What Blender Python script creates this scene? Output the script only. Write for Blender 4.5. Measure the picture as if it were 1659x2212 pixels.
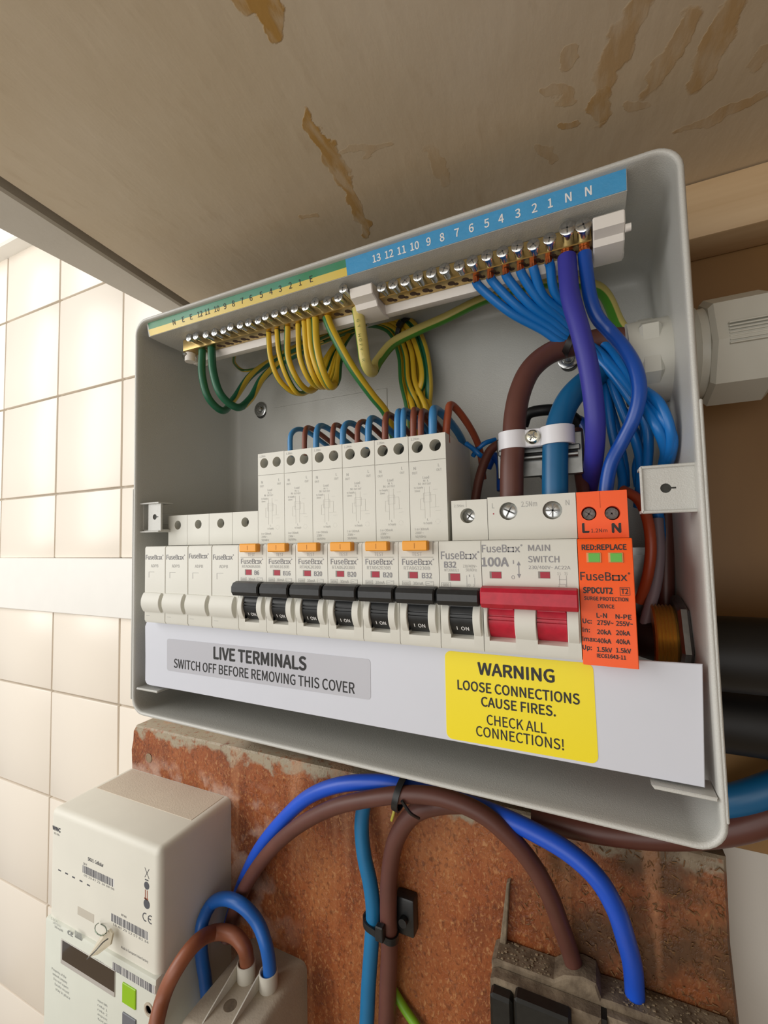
import bpy, bmesh, math, random
from mathutils import Vector, Matrix
random.seed(7)
for _o in list(bpy.data.objects): bpy.data.objects.remove(_o)
S = 0.001                                    # everything below is written in millimetres
SC = bpy.context.scene
COL = SC.collection

# ------------------------------------------------------------------ camera
CAM = Vector((235.41, -175.71, 24.75)); YAW, PIT, ROL, FOC = 0.4326, 0.0574, 0.0219, 953.97
ROT = Matrix.Rotation(YAW, 3, 'Z') @ Matrix.Rotation(PIT, 3, 'X') @ Matrix.Rotation(ROL, 3, 'Y')
cd = bpy.data.cameras.new('camera'); cam = bpy.data.objects.new('camera', cd); COL.objects.link(cam)
cd.sensor_fit = 'HORIZONTAL'; cd.sensor_width = 36; cd.lens = FOC * 36 / 1659; cd.clip_start = 0.004; cd.clip_end = 50
ax, ay, az = ROT.col[0], ROT.col[1], ROT.col[2]
cam.matrix_world = Matrix.Translation(CAM * S) @ Matrix((ax, az, -ay)).transposed().to_4x4()
SC.camera = cam

# ------------------------------------------------------------------ light
def lin(h):
    h = h.lstrip('#'); c = [int(h[i:i + 2], 16) / 255 for i in (0, 2, 4)]
    return tuple(x / 12.92 if x < .04045 else ((x + .055) / 1.055) ** 2.4 for x in c)
W = bpy.data.worlds.new('world'); SC.world = W; W.use_nodes = True
bg = W.node_tree.nodes['Background']; bg.inputs[0].default_value = (*lin('#F2F0EC'), 1); bg.inputs[1].default_value = 0.40
def area(name, loc, target, size, power, color):
    d = bpy.data.lights.new(name, 'AREA'); d.shape = 'RECTANGLE'; d.size, d.size_y = size; d.energy = power; d.color = color
    o = bpy.data.objects.new(name, d); COL.objects.link(o); o.location = Vector(loc) * S
    o.rotation_euler = (Vector(target) - Vector(loc)).to_track_quat('-Z', 'Y').to_euler()
    return o
area('window_daylight', (-820, -620, 330), (-120, 90, 0), (0.75, 0.9), 9.6, (1.0, 0.985, 0.95))
area('room_daylight', (-40, -1250, -80), (150, 0, 60), (1.2, 0.9), 6.6, (1.0, 0.97, 0.93))
vs = SC.view_settings; vs.view_transform = 'Standard'; vs.look = 'None'; vs.gamma = 1; vs.use_curve_mapping = False; vs.exposure = 0.0

# ------------------------------------------------------------------ helpers
def P(u, v, y=None, x=None, z=None):
    """Point of the place where the sight line of pixel (u, v) meets a plane of the place."""
    d = ROT @ Vector(((u - 829.5) / FOC, 1, -(v - 1106) / FOC))
    t = (y - CAM.y) / d.y if y is not None else (x - CAM.x) / d.x if x is not None else (z - CAM.z) / d.z
    return CAM + d * t
MATS = {}
def mat(name, hexc, rough=.5, metal=0., var=.0, vscale=60., bump=0., bscale=400., spec=.5, coat=0., hex2=None, emit=0, trans=0):
    if name in MATS: return MATS[name]
    m = bpy.data.materials.new(name); m.use_nodes = True; nt = m.node_tree; b = nt.nodes['Principled BSDF']
    c = lin(hexc); b.inputs['Base Color'].default_value = (*c, 1); b.inputs['Roughness'].default_value = rough
    b.inputs['Metallic'].default_value = metal; b.inputs['Specular IOR Level'].default_value = spec
    b.inputs['Coat Weight'].default_value = coat
    if trans: b.inputs['Transmission Weight'].default_value = trans
    if var or bump:
        tc = nt.nodes.new('ShaderNodeTexCoord')
    if var:
        n = nt.nodes.new('ShaderNodeTexNoise'); n.inputs['Scale'].default_value = vscale; n.inputs['Detail'].default_value = 6
        nt.links.new(tc.outputs['Object'], n.inputs['Vector'])
        r = nt.nodes.new('ShaderNodeValToRGB'); r.color_ramp.elements[0].position = .35; r.color_ramp.elements[1].position = .68
        c2 = lin(hex2) if hex2 else tuple(x * (1 - var) for x in c)
        r.color_ramp.elements[0].color = (*c2, 1); r.color_ramp.elements[1].color = (*c, 1)
        nt.links.new(n.outputs[0], r.inputs[0]); nt.links.new(r.outputs[0], b.inputs['Base Color'])
    if bump:
        n = nt.nodes.new('ShaderNodeTexNoise'); n.inputs['Scale'].default_value = bscale; n.inputs['Detail'].default_value = 3
        nt.links.new(tc.outputs['Object'], n.inputs['Vector'])
        bp = nt.nodes.new('ShaderNodeBump'); bp.inputs['Strength'].default_value = bump; bp.inputs['Distance'].default_value = .0006
        nt.links.new(n.outputs[0], bp.inputs['Height']); nt.links.new(bp.outputs[0], b.inputs['Normal'])
    MATS[name] = m; return m

class MB:
    def __init__(s): s.v = []; s.f = []; s.uv = None
    def add(s, vs, fs):
        k = len(s.v); s.v += [tuple(a) for a in vs]; s.f += [tuple(i + k for i in f) for f in fs]; return s
    def box(s, x0, x1, y0, y1, z0, z1, b=0., seg=1):
        bm = bmesh.new(); bmesh.ops.create_cube(bm, size=1)
        for v in bm.verts: v.co = Vector(((x0 + x1) / 2 + v.co.x * (x1 - x0), (y0 + y1) / 2 + v.co.y * (y1 - y0), (z0 + z1) / 2 + v.co.z * (z1 - z0)))
        if b: bmesh.ops.bevel(bm, geom=bm.edges[:], offset=b, segments=seg, affect='EDGES', profile=.5)
        s.bm(bm); return s
    def bm(s, bm, M=None):
        bm.verts.ensure_lookup_table(); bm.verts.index_update()
        s.add([(M @ v.co) if M else v.co.copy() for v in bm.verts], [[v.index for v in f.verts] for f in bm.faces]); bm.free()
    def prism(s, poly, a0, a1, axis='x', b=0., caps=True):
        """polygon extruded: axis x -> poly is (y,z); y -> (x,z); z -> (x,y)"""
        n = len(poly)
        def m(p, a): return {'x': (a, p[0], p[1]), 'y': (p[0], a, p[1]), 'z': (p[0], p[1], a)}[axis]
        bm = bmesh.new(); A = [bm.verts.new(m(p, a0)) for p in poly]; B = [bm.verts.new(m(p, a1)) for p in poly]
        e = []
        for i in range(n): bm.faces.new((A[i], A[(i + 1) % n], B[(i + 1) % n], B[i]))
        if caps: bm.faces.new(A[::-1]); bm.faces.new(B)
        bmesh.ops.recalc_face_normals(bm, faces=bm.faces[:])
        if b:
            capE = [e for e in bm.edges if (e.verts[0] in A) == (e.verts[1] in A)]
            bmesh.ops.bevel(bm, geom=capE, offset=b, segments=1, affect='EDGES')
        s.bm(bm); return s
    def cyl(s, p0, p1, r0, r1=None, n=20, caps=True):
        r1 = r0 if r1 is None else r1; p0, p1 = Vector(p0), Vector(p1); d = (p1 - p0).normalized()
        a = d.orthogonal().normalized(); b = d.cross(a); vs = []
        for p, r in ((p0, r0), (p1, r1)): vs += [p + (a * math.cos(2 * math.pi * i / n) + b * math.sin(2 * math.pi * i / n)) * r for i in range(n)]
        fs = [(i, (i + 1) % n, n + (i + 1) % n, n + i) for i in range(n)]
        if caps: fs += [tuple(range(n))[::-1], tuple(range(n, 2 * n))]
        return s.add(vs, fs)
    def lathe(s, prof, o, d, n=32):
        """prof = [(along, radius)], around axis d from o"""
        o, d = Vector(o), Vector(d).normalized(); a = d.orthogonal().normalized(); b = d.cross(a); vs = []; fs = []
        for t, r in prof: vs += [o + d * t + (a * math.cos(2 * math.pi * i / n) + b * math.sin(2 * math.pi * i / n)) * r for i in range(n)]
        for k in range(len(prof) - 1): fs += [(k * n + i, k * n + (i + 1) % n, (k + 1) * n + (i + 1) % n, (k + 1) * n + i) for i in range(n)]
        if prof[0][1] > 0: fs.append(tuple(range(n))[::-1])
        if prof[-1][1] > 0: fs.append(tuple(range((len(prof) - 1) * n, len(prof) * n)))
        return s.add(vs, fs)
    def quad(s, pts, t=None):
        return s.add(pts, [tuple(range(len(pts)))])
    def build(s, name, m, parent=None, smooth=35):
        me = bpy.data.meshes.new(name); me.from_pydata([(x * S, y * S, z * S) for x, y, z in s.v], [], s.f); me.validate()
        if s.uv is not None:
            l = me.uv_layers.new(name='UVMap')
            for i, lo in enumerate(me.loops): l.data[i].uv = s.uv[i]
        bm = bmesh.new(); bm.from_mesh(me)
        if s.uv is None: bmesh.ops.remove_doubles(bm, verts=bm.verts[:], dist=1e-7)
        bmesh.ops.recalc_face_normals(bm, faces=bm.faces[:]); bm.to_mesh(me); bm.free()
        if smooth:
            me.polygons.foreach_set('use_smooth', [True] * len(me.polygons)); me.set_sharp_from_angle(angle=math.radians(smooth))
        for k in (m if isinstance(m, (list, tuple)) else [m]): me.materials.append(k)
        o = bpy.data.objects.new(name, me); COL.objects.link(o)
        if parent:
            o.parent = parent; o.matrix_parent_inverse = Matrix.Translation(-world_loc(parent))
        return o
def world_loc(o):
    return Vector(o['_loc']) if '_loc' in o else Vector((0, 0, 0))
def thing(name, label, cat, loc=(0, 0, 0), group=None):
    o = bpy.data.objects.new(name, None); COL.objects.link(o); o.empty_display_size = .005
    o.location = Vector(loc) * S; o['_loc'] = list(o.location); tag(o, label, cat, group); return o
def tag(o, label=None, cat=None, group=None, kind=None):
    if label: o['label'] = label
    if cat: o['category'] = cat
    if group: o['group'] = group
    if kind: o['kind'] = kind
    return o

# tubes ----------------------------------------------------------------
def spline(pts, step=2.):
    pts = [Vector(p) for p in pts]; Q = [2 * pts[0] - pts[1]] + pts + [2 * pts[-1] - pts[-2]]; out = []
    for i in range(1, len(Q) - 2):
        p0, p1, p2, p3 = Q[i - 1:i + 3]
        def ti(t, a, b): return t + max((b - a).length, 1e-4) ** .5
        t0 = 0; t1 = ti(t0, p0, p1); t2 = ti(t1, p1, p2); t3 = ti(t2, p2, p3)
        n = max(2, int((p2 - p1).length / step))
        for k in range(n):
            t = t1 + (t2 - t1) * k / n
            A1 = p0 * ((t1 - t) / (t1 - t0)) + p1 * ((t - t0) / (t1 - t0)); A2 = p1 * ((t2 - t) / (t2 - t1)) + p2 * ((t - t1) / (t2 - t1)); A3 = p2 * ((t3 - t) / (t3 - t2)) + p3 * ((t - t2) / (t3 - t2))
            B1 = A1 * ((t2 - t) / (t2 - t0)) + A2 * ((t - t0) / (t2 - t0)); B2 = A2 * ((t3 - t) / (t3 - t1)) + A3 * ((t - t1) / (t3 - t1))
            out.append(B1 * ((t2 - t) / (t2 - t1)) + B2 * ((t - t1) / (t2 - t1)))
    out.append(pts[-1]); return out
def tube(name, pts, r, m, parent=None, n=14, step=2., phase=0., twist=0., label=None, cat=None, group=None, lock=False, turn=None):
    c = spline(pts, step); mb = MB(); mb.uv = []; N = None; rings = []; L = 0
    for i, p in enumerate(c):
        t = (c[min(i + 1, len(c) - 1)] - c[max(i - 1, 0)]).normalized()
        if N is None:
            ref = Vector((0, -1, 0)); N = (ref - t * ref.dot(t))
            if N.length < .2: ref = Vector((0, 0, 1)); N = ref - t * ref.dot(t)
            N.normalize()
        if lock:                                     # the stripe keeps its side to the open front
            F = Vector((.25, -.85, -.45)); F = F - t * F.dot(t)
            N = (N * .3 + F.normalized() * .7) if F.length > .25 else N
        N = (N - t * N.dot(t)).normalized(); B = t.cross(N)
        if i: L += (c[i] - c[i - 1]).length
        rings.append(L)
        for k in range(n):
            a = 2 * math.pi * k / n; mb.v.append(tuple(p + (N * math.cos(a) + B * math.sin(a)) * r))
    rings.append(L)
    for i in range(len(c) - 1):
        for k in range(n):
            mb.f.append((i * n + k, i * n + (k + 1) % n, (i + 1) * n + (k + 1) % n, (i + 1) * n + k))
            for (kk, ii) in ((k, i), (k + 1, i), (k + 1, i + 1), (k, i + 1)):
                q = 0 if not turn else turn[2] * max(0, min(1, (rings[ii] - turn[0]) / (turn[1] - turn[0])))
                mb.uv.append((kk / n + phase + q + twist * rings[ii] / 100, rings[ii] / 100))
    for ring in (0, len(c) - 1):
        mb.f.append(tuple(ring * n + k for k in range(n))); mb.uv += [(phase, 0)] * n
    o = mb.build(name, m, parent, smooth=60)
    if label: tag(o, label, cat, group)
    return o
def inbox(a, b, c):                              # wires stay under the top wall of the case
    p = P(a, b, y=c)
    return P(a, b, z=155) if p.z > 155 else p
def px(pts, d=None):
    return [inbox(a, b, c) for a, b, c in pts]

# lettering --------------------------------------------------------------
TXT = {}
FONT = None
try:                                              # Blender's own bundled sans serif; the built-in face if it is missing
    import os
    FONT = bpy.data.fonts.load(os.path.join(bpy.utils.resource_path('LOCAL'), 'datafiles', 'fonts', 'Noto Sans CJK Regular.woff2'))
except Exception:
    FONT = None
def glyphs(s):
    if s not in TXT:
        cu = bpy.data.curves.new('lettering', 'FONT'); cu.body = s; cu.resolution_u = 3
        if FONT: cu.font = FONT; cu.size = 1
        o = bpy.data.objects.new('lettering', cu); COL.objects.link(o)
        me = o.to_mesh()
        vs = [(v.co.x, v.co.y) for v in me.vertices]; fs = [tuple(p.vertices) for p in me.polygons]
        o.to_mesh_clear(); bpy.data.objects.remove(o); bpy.data.curves.remove(cu)
        xs = [a[0] for a in vs]; x0, x1 = min(xs), max(xs)
        TXT[s] = ([(x - x0, y) for x, y in vs], fs, x1 - x0)
    return TXT[s]
_CAP = []
def CAP():
    if not _CAP: _CAP.append(max(y for x, y in glyphs('H')[0]) or .72)
    return _CAP[0]
def put(mb, s, a, b, h, up=(0, 0, 1), nrm=(0, -1, 0), off=.07, bold=0.):
    """text s from point a to point b (baseline ends), cap height h (mm)"""
    vs, fs, w = glyphs(s); a, b = Vector(a), Vector(b); ux = (b - a) / w; up = Vector(up); nrm = Vector(nrm)
    hh = h / CAP()
    reps = [(0, 0)] if not bold else [(0, 0), (bold, 0), (0, bold), (bold, bold), (-bold, 0), (0, -bold)]
    for ri, (dx, dz) in enumerate(reps):
        mb.add([a + ux * x + up * (y * hh + dz) + (b - a).normalized() * dx + nrm * (off + ri * .012) for x, y in vs], fs)
def T(mb, s, u0, v0, u1, v1, hpx, y=0., loc=None, bold=0., off=.07):
    a, b = P(u0, v0, y=y), P(u1, v1, y=y); h = abs(P(u0, v0 - hpx, y=y).z - a.z)
    if loc:
        x0r, x0n, sc = loc; a.x = x0n + (a.x - x0r) * sc; b.x = x0n + (b.x - x0r) * sc
    z = (a.z + b.z) / 2; a.z = z; b.z = z
    put(mb, s, a, b, h, off=off, bold=bold)
def lineseg(mb, x0, z0, x1, z1, y, w=.12, d=.06):
    if abs(x1 - x0) < abs(z1 - z0): mb.box(x0 - w / 2, x0 + w / 2, y - d, y + .02, min(z0, z1), max(z0, z1))
    else: mb.box(min(x0, x1), max(x0, x1), y - d, y + .02, z0 - w / 2, z0 + w / 2)
def brand(mb, x0, x1, z, h, y=0.):
    """the maker's name with its square letter and ring mark"""
    w = x1 - x0
    put(mb, 'FuseB', (x0, y, z), (x0 + w * .63, y, z), h, bold=h * .012)
    q0, q1 = x0 + w * .65, x0 + w * .80; hh = h * .68
    for (a, b, c, d) in ((q0, q1, z, z + h * .14), (q0, q1, z + hh - h * .14, z + hh), (q0, q0 + w * .028, z, z + hh), (q1 - w * .028, q1, z, z + hh)): mb.box(a, b, y - .08, y, c, d)
    put(mb, 'x', (x0 + w * .815, y, z), (x0 + w * .945, y, z), h * .97, bold=h * .012)
    c = (x0 + w * .985, y - .07, z + h * .9); r = h * .13; n = 10
    for i in range(n):
        a0, a1 = 2 * math.pi * i / n, 2 * math.pi * (i + 1) / n
        mb.add([(c[0] + math.cos(t) * k, c[1], c[2] + math.sin(t) * k) for t, k in ((a0, r), (a1, r), (a1, r * .35), (a0, r * .35))], [(0, 1, 2, 3)])

# ------------------------------------------------------------------ materials
M_case = mat('powder coated steel', '#C6C6C1', .33, var=.03, vscale=30, bump=.25, bscale=2200)
M_dev = mat('breaker plastic', '#DCDBD2', .5, var=.02, vscale=80)
M_devprint = mat('grey print', '#96969A', .7, spec=.2)
M_devfaint = mat('pale grey print', '#A9A9A6', .6)
M_black = mat('black plastic', '#232527', .38, var=.25, vscale=500)
M_red = mat('red plastic', '#C41B36', .42, var=.18, vscale=400)
M_redflag = mat('red flag', '#A81F38', .5)
M_orange = mat('orange plastic', '#FF5E14', .45)
M_blackprint = mat('black print', '#1C1B1B', .5)
M_whiteprint = mat('white print', '#E8E8E8', .5)
M_amber = mat('amber button', '#F2A42C', .4)
M_green = mat('green flag', '#5DB53C', .4)
M_hole = mat('dark recess', '#3A3A36', .8)
M_zinc = mat('zinc screw', '#C9CBCB', .22, 1., var=.25, vscale=900)
M_slot = mat('screw slot', '#70706E', .45, .6)
M_brass = mat('brass bar', '#C9AE74', .28, 1., var=.15, vscale=300)
M_goldbrass = mat('brass thread', '#C9A254', .3, .75)
M_copper = mat('bare copper', '#D98560', .3, 1.)
M_plastic = mat('white plastic', '#E6E1DA', .45)
M_galv = mat('galvanised steel', '#8E908F', .35, 1., var=.3, vscale=150)
M_blue = mat('blue insulation', '#1070BE', .33, var=.08, vscale=90)
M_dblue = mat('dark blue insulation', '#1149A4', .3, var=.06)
M_purple = mat('violet blue insulation', '#36369C', .5, var=.06)
M_brown = mat('brown insulation', '#84412E', .4, var=.1)
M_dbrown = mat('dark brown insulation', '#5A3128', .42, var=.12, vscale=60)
M_cbrown = mat('tail brown insulation', '#643C33', .48, var=.15, vscale=60)
M_teal = mat('teal blue insulation', '#0F5D8C', .38, var=.08)
M_tailblue = mat('bright blue insulation', '#1C56D2', .38, var=.08)
M_ginger = mat('ginger brown insulation', '#96583C', .42, var=.18, vscale=50)
M_tape = mat('black tape', '#1A1414', .45)
M_rubber = mat('black conduit', '#101011', .5, var=.2)
M_greyglass = mat('gland grey', '#C3C2B8', .45)

def wiremat(name, c1, c2, lo, hi):
    m = bpy.data.materials.new(name); m.use_nodes = True; nt = m.node_tree; b = nt.nodes['Principled BSDF']
    uv = nt.nodes.new('ShaderNodeUVMap'); uv.uv_map = 'UVMap'; sp = nt.nodes.new('ShaderNodeSeparateXYZ'); nt.links.new(uv.outputs[0], sp.inputs[0])
    fr = nt.nodes.new('ShaderNodeMath'); fr.operation = 'FRACT'; nt.links.new(sp.outputs[0], fr.inputs[0])
    r = nt.nodes.new('ShaderNodeValToRGB'); r.color_ramp.interpolation = 'LINEAR'; e = r.color_ramp.elements
    e[0].position = 0; e[0].color = (*lin(c1), 1); e[1].position = lo; e[1].color = (*lin(c1), 1)
    for p, c in ((lo + .02, c2), (hi, c2), (hi + .02, c1)):
        q = e.new(min(p, 1)); q.color = (*lin(c), 1)
    nt.links.new(fr.outputs[0], r.inputs[0]); nt.links.new(r.outputs[0], b.inputs['Base Color']); b.inputs['Roughness'].default_value = .4
    return m
M_earth = wiremat('yellow green insulation', '#D3AE2A', '#2A6B38', .56, .84)
M_earthg = wiremat('green yellow insulation', '#1B5F42', '#CDAE3C', .14, .40)
M_earthp = wiremat('pale yellow green insulation', '#CFC070', '#4A8A2A', .14, .46)
M_earthc = wiremat('coil yellow green insulation', '#CFAC2C', '#3C6A34', .10, .32)

# ------------------------------------------------------------------ the room
CEIL = 190.
def stain_mat():
    m = bpy.data.materials.new('painted board with glue stains'); m.use_nodes = True; nt = m.node_tree; N = nt.nodes; Lk = nt.links; b = N['Principled BSDF']
    tc = N.new('ShaderNodeTexCoord'); vec = tc.outputs['Object']
    def noise(scale, det=6, dist=0, v=None, stretch=None):
        n = N.new('ShaderNodeTexNoise'); n.inputs['Scale'].default_value = scale; n.inputs['Detail'].default_value = det; n.inputs['Distortion'].default_value = dist
        src = v or vec
        if stretch:
            mp = N.new('ShaderNodeMapping'); mp.inputs['Scale'].default_value = stretch; Lk.new(src, mp.inputs[0]); src = mp.outputs[0]
        Lk.new(src, n.inputs['Vector']); return n
    def mth(op, a, bb=None, clamp=False):
        n = N.new('ShaderNodeMath'); n.operation = op; n.use_clamp = clamp
        for i, x in enumerate((a, bb)):
            if x is None: continue
            if isinstance(x, (int, float)): n.inputs[i].default_value = x
            else: Lk.new(x, n.inputs[i])
        return n.outputs[0]
    def mix(f, c1, c2):
        n = N.new('ShaderNodeMix'); n.data_type = 'RGBA'
        Lk.new(f, n.inputs[0]) if not isinstance(f, float) else None
        for i, c in ((6, c1), (7, c2)):
            if isinstance(c, str): n.inputs[i].default_value = (*lin(c), 1)
            else: Lk.new(c, n.inputs[i])
        return n.outputs[2]
    big = noise(9, 4); base = mix(mth('MULTIPLY', mth('SUBTRACT', big.outputs[0], .38), 3.2, True), '#D0C0A6', '#DCCFBA')
    fine = noise(140, 8, stretch=(1, .35, 1)); base = mix(mth('MULTIPLY', mth('SUBTRACT', fine.outputs[0], .6), 1.6, True), base, '#B39C7C')
    wob = noise(95, 8); ws = N.new('ShaderNodeVectorMath'); ws.operation = 'SUBTRACT'; Lk.new(wob.outputs[1], ws.inputs[0]); ws.inputs[1].default_value = (.5, .5, .5)
    wm = N.new('ShaderNodeVectorMath'); wm.operation = 'SCALE'; Lk.new(ws.outputs[0], wm.inputs[0]); wm.inputs[3].default_value = .013
    wa = N.new('ShaderNodeVectorMath'); wa.operation = 'ADD'; Lk.new(vec, wa.inputs[0]); Lk.new(wm.outputs[0], wa.inputs[1])
    # ochre glue marks: (u, v of two ends on the board, half width mm, strength)
    segs = [((524, 4), (586, 8), 4.6, .95), ((578, 20), (592, 92), 3.6, .95), ((662, 245), (690, 305), 2.8, .9), ((700, 305), (748, 400), 4.0, .85), ((745, 380), (795, 515), 2.8, .8),
            ((740, 330), (850, 320), 1.6, .25), ((655, 470), (685, 465), 1.6, .4), ((930, 310), (960, 400), 3, .25),
            ((1390, 0), (1300, 180), 4.5, .55), ((1300, 190), (1290, 270), 3.0, .7), ((1230, 100), (1222, 150), 1.8, .35), ((1180, 190), (1240, 215), 2.2, .45), ((1205, 275), (1240, 275), 1.6, .6),
            ((1500, 20), (1400, 200), 4.0, .5), ((1590, 0), (1500, 200), 4.2, .6), ((1659, 205), (1460, 290), 2.2, .5), ((1659, 90), (1640, 150), 2.5, .3), ((1170, 320), (1200, 350), 2.2, .3), ((1350, 220), (1400, 230), 2, .3)]
    tot = None
    for (p, q, w, k) in segs:
        a = P(*p, z=CEIL) * S; c = P(*q, z=CEIL) * S; d = c - a; L = max(d.length, 1e-4); d /= L; ctr = (a + c) / 2
        sub = N.new('ShaderNodeVectorMath'); sub.operation = 'SUBTRACT'; Lk.new(wa.outputs[0], sub.inputs[0]); sub.inputs[1].default_value = ctr
        d1 = N.new('ShaderNodeVectorMath'); d1.operation = 'DOT_PRODUCT'; Lk.new(sub.outputs[0], d1.inputs[0]); d1.inputs[1].default_value = d / (L / 2 + w * S * .6)
        d2 = N.new('ShaderNodeVectorMath'); d2.operation = 'DOT_PRODUCT'; Lk.new(sub.outputs[0], d2.inputs[0]); d2.inputs[1].default_value = Vector((-d.y, d.x, 0)) / (w * S)
        r = mth('ADD', mth('POWER', mth('ABSOLUTE', d1.outputs[1]), 4), mth('POWER', mth('ABSOLUTE', d2.outputs[1]), 2))
        f = mth('MULTIPLY', mth('MULTIPLY', mth('SUBTRACT', 1.15, r), 3, True), k)
        tot = f if tot is None else mth('MAXIMUM', tot, f)
    tex = noise(210, 6, stretch=(1, .3, 1)); brk = mth('MULTIPLY', mth('SUBTRACT', tex.outputs[0], .36), 4.5, True); tot = mth('MULTIPLY', tot, mth('ADD', mth('MULTIPLY', brk, .65), .35), True)
    col = mix(tot, base, '#B68A3C')
    Lk.new(col, b.inputs['Base Color']); b.inputs['Roughness'].default_value = .6
    bp = N.new('ShaderNodeBump'); bp.inputs['Strength'].default_value = .35; bp.inputs['Distance'].default_value = .001
    Lk.new(mth('ADD', fine.outputs[0], mth('MULTIPLY', tot, .6)), bp.inputs['Height']); Lk.new(bp.outputs[0], b.inputs['Normal'])
    return m
ce = MB()
g0, g1 = P(0, 380, z=CEIL), P(408, 653, z=CEIL); sl = (g1.x - g0.x) / (g1.y - g0.y)
def gx(y): return g0.x + sl * (y - g0.y)
ce.prism([(gx(-1500), -1500), (900, -1500), (900, 116), (gx(116), 116)], CEIL, CEIL + 12, 'z')
tag(ce.build('ceiling', stain_mat()), kind='structure')
# painted strip beside the board, dark gap between
l0, l1 = P(0, 496, z=CEIL - 2), P(340, 672, z=CEIL - 2)
def lx(y): return l0.x + (l1.x - l0.x) / (l1.y - l0.y) * (y - l0.y)
M_paint = mat('white painted wood', '#C9C4BA', .45, var=.06, vscale=25, bump=.2, bscale=300)
tr = MB(); tr.prism([(lx(-1500), -1500), (gx(-1500) - .5, -1500), (gx(115) - 6, 115), (lx(115), 115)], CEIL - 2, CEIL + 20, 'z', b=1.2)
tag(tr.build('trim_1', M_paint), kind='structure')
gp = MB(); gp.prism([(gx(-1500) - 6, -1500), (gx(-1500) + 30, -1500), (gx(115) + 30, 115), (gx(115) - 9, 115)], CEIL + 12.5, CEIL + 18, 'z')
tag(gp.build('trim_2', mat('brown varnished edge', '#5A3216', .5)), kind='structure')
# back wall: plaster, tiles as pieces
WY = 116.
M_wall = mat('white wall paint', '#D8D5CE', .55, var=.05, vscale=12, bump=.2, bscale=250)
M_grout = mat('grout', '#C9BFB0', .9, var=.15, vscale=60)
wall = MB(); wall.box(-1500, 900, WY, WY + 60, -1400, 1100)
wall_o = tag(wall.build('wall_back', M_wall), kind='structure')
gr = MB(); gr.box(-1300, 30, WY - 3.2, WY, -760, 384); gr.build('grout_bed', M_grout, wall_o)
M_tile = mat('cream glazed tile', '#EEE4D6', .3, var=.04, vscale=7, bump=.05, bscale=40)
vx = [P(129.5, 1067, y=WY - 5).x, P(265, 1060, y=WY - 5).x]; tp = 108.6
zl = P(130, 1067, y=WY - 5).z; zu = [zl + tp * k for k in range(-1, 5)]
zlow = P(110, 1490, y=WY - 5).z
tmesh = None
def tile(x0, x1, z0, z1, i):
    global tmesh
    w, h = x1 - x0, z1 - z0
    mb = MB(); mb.box(-w / 2, w / 2, -2.6, 2.6, -h / 2, h / 2, b=1.1, seg=2)
    key = (round(w, 1), round(h, 1))
    if key not in TM:
        o = mb.build('tile', M_tile, wall_o); TM[key] = o
    else:
        o = TM[key].copy(); COL.objects.link(o)
    o.location = Vector(((x0 + x1) / 2, WY - 4.2, (z0 + z1) / 2)) * S
    o.rotation_euler = (random.uniform(-.004, .004), 0, random.uniform(-.004, .004))
TM = {}
for c in range(-6, 3):
    x0 = vx[1] + c * tp + 1; x1 = x0 + tp - 2
    x1 = min(x1, 28)
    for zr0 in (0, 1, 2, 3):                                     # rows above the strip
        z0 = (zl - 0 + (zr0) * tp) + 1; z1 = z0 + tp - 2
        if z1 > 386: z1 = 384
        if z1 - z0 > 8 and x1 - x0 > 8: tile(x0, x1, z0, z1, 0)
    tile(x0, x1, 10.5, zl - 1, 0)                                # cut row resting on the strip
    tile(x0, x1, zlow + 1, -47.5, 0)
    for k in (1, 2, 3, 4, 5): tile(x0, x1, zlow - k * tp + 1, zlow - (k - 1) * tp - 1, 0)
# flat dado strip and top cornice
a0, a1 = P(0, 1201, y=WY - 11), P(285, 1207, y=WY - 11); b0, b1 = P(0, 1309, y=WY - 11), P(285, 1339, y=WY - 11)
dd = MB(); dd.prism([(-1300, a0.z), (-30, a1.z), (-30, b1.z), (-1300, b0.z - 1)], WY - 11, WY - 3, 'y', b=.8)
tag(dd.build('trim_3', mat('white strip', '#E9E6E0', .4, var=.02)), kind='structure')
q = P(30, 535, y=WY - 20); cn = MB(); cn.prism([(-1300, 378), (-100, 378), (-100, 402), (-1300, 402)], WY - 24, WY, 'y', b=2)
cn.box(-1300, -100, WY - 32, WY, 402, 420, b=2)
tag(cn.build('trim_4', mat('white cornice', '#F0EEE8', .4)), kind='structure')
# side wall of the cupboard and the floor (outside the frame, they shade and bounce)
sw = MB(); sw.box(520, 560, -420, 116, -900, CEIL)
M_woodR = mat('brown panel wood', '#7A5C38', .55, var=.25, vscale=18, bump=.25, bscale=300)
tag(sw.build('wall_right', M_woodR), kind='structure')
fl = MB(); fl.box(-1500, 900, -2600, 176, -1440, -1400); tag(fl.build('floor', mat('beige floor', '#CDB99C', .6)), kind='structure')

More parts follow.
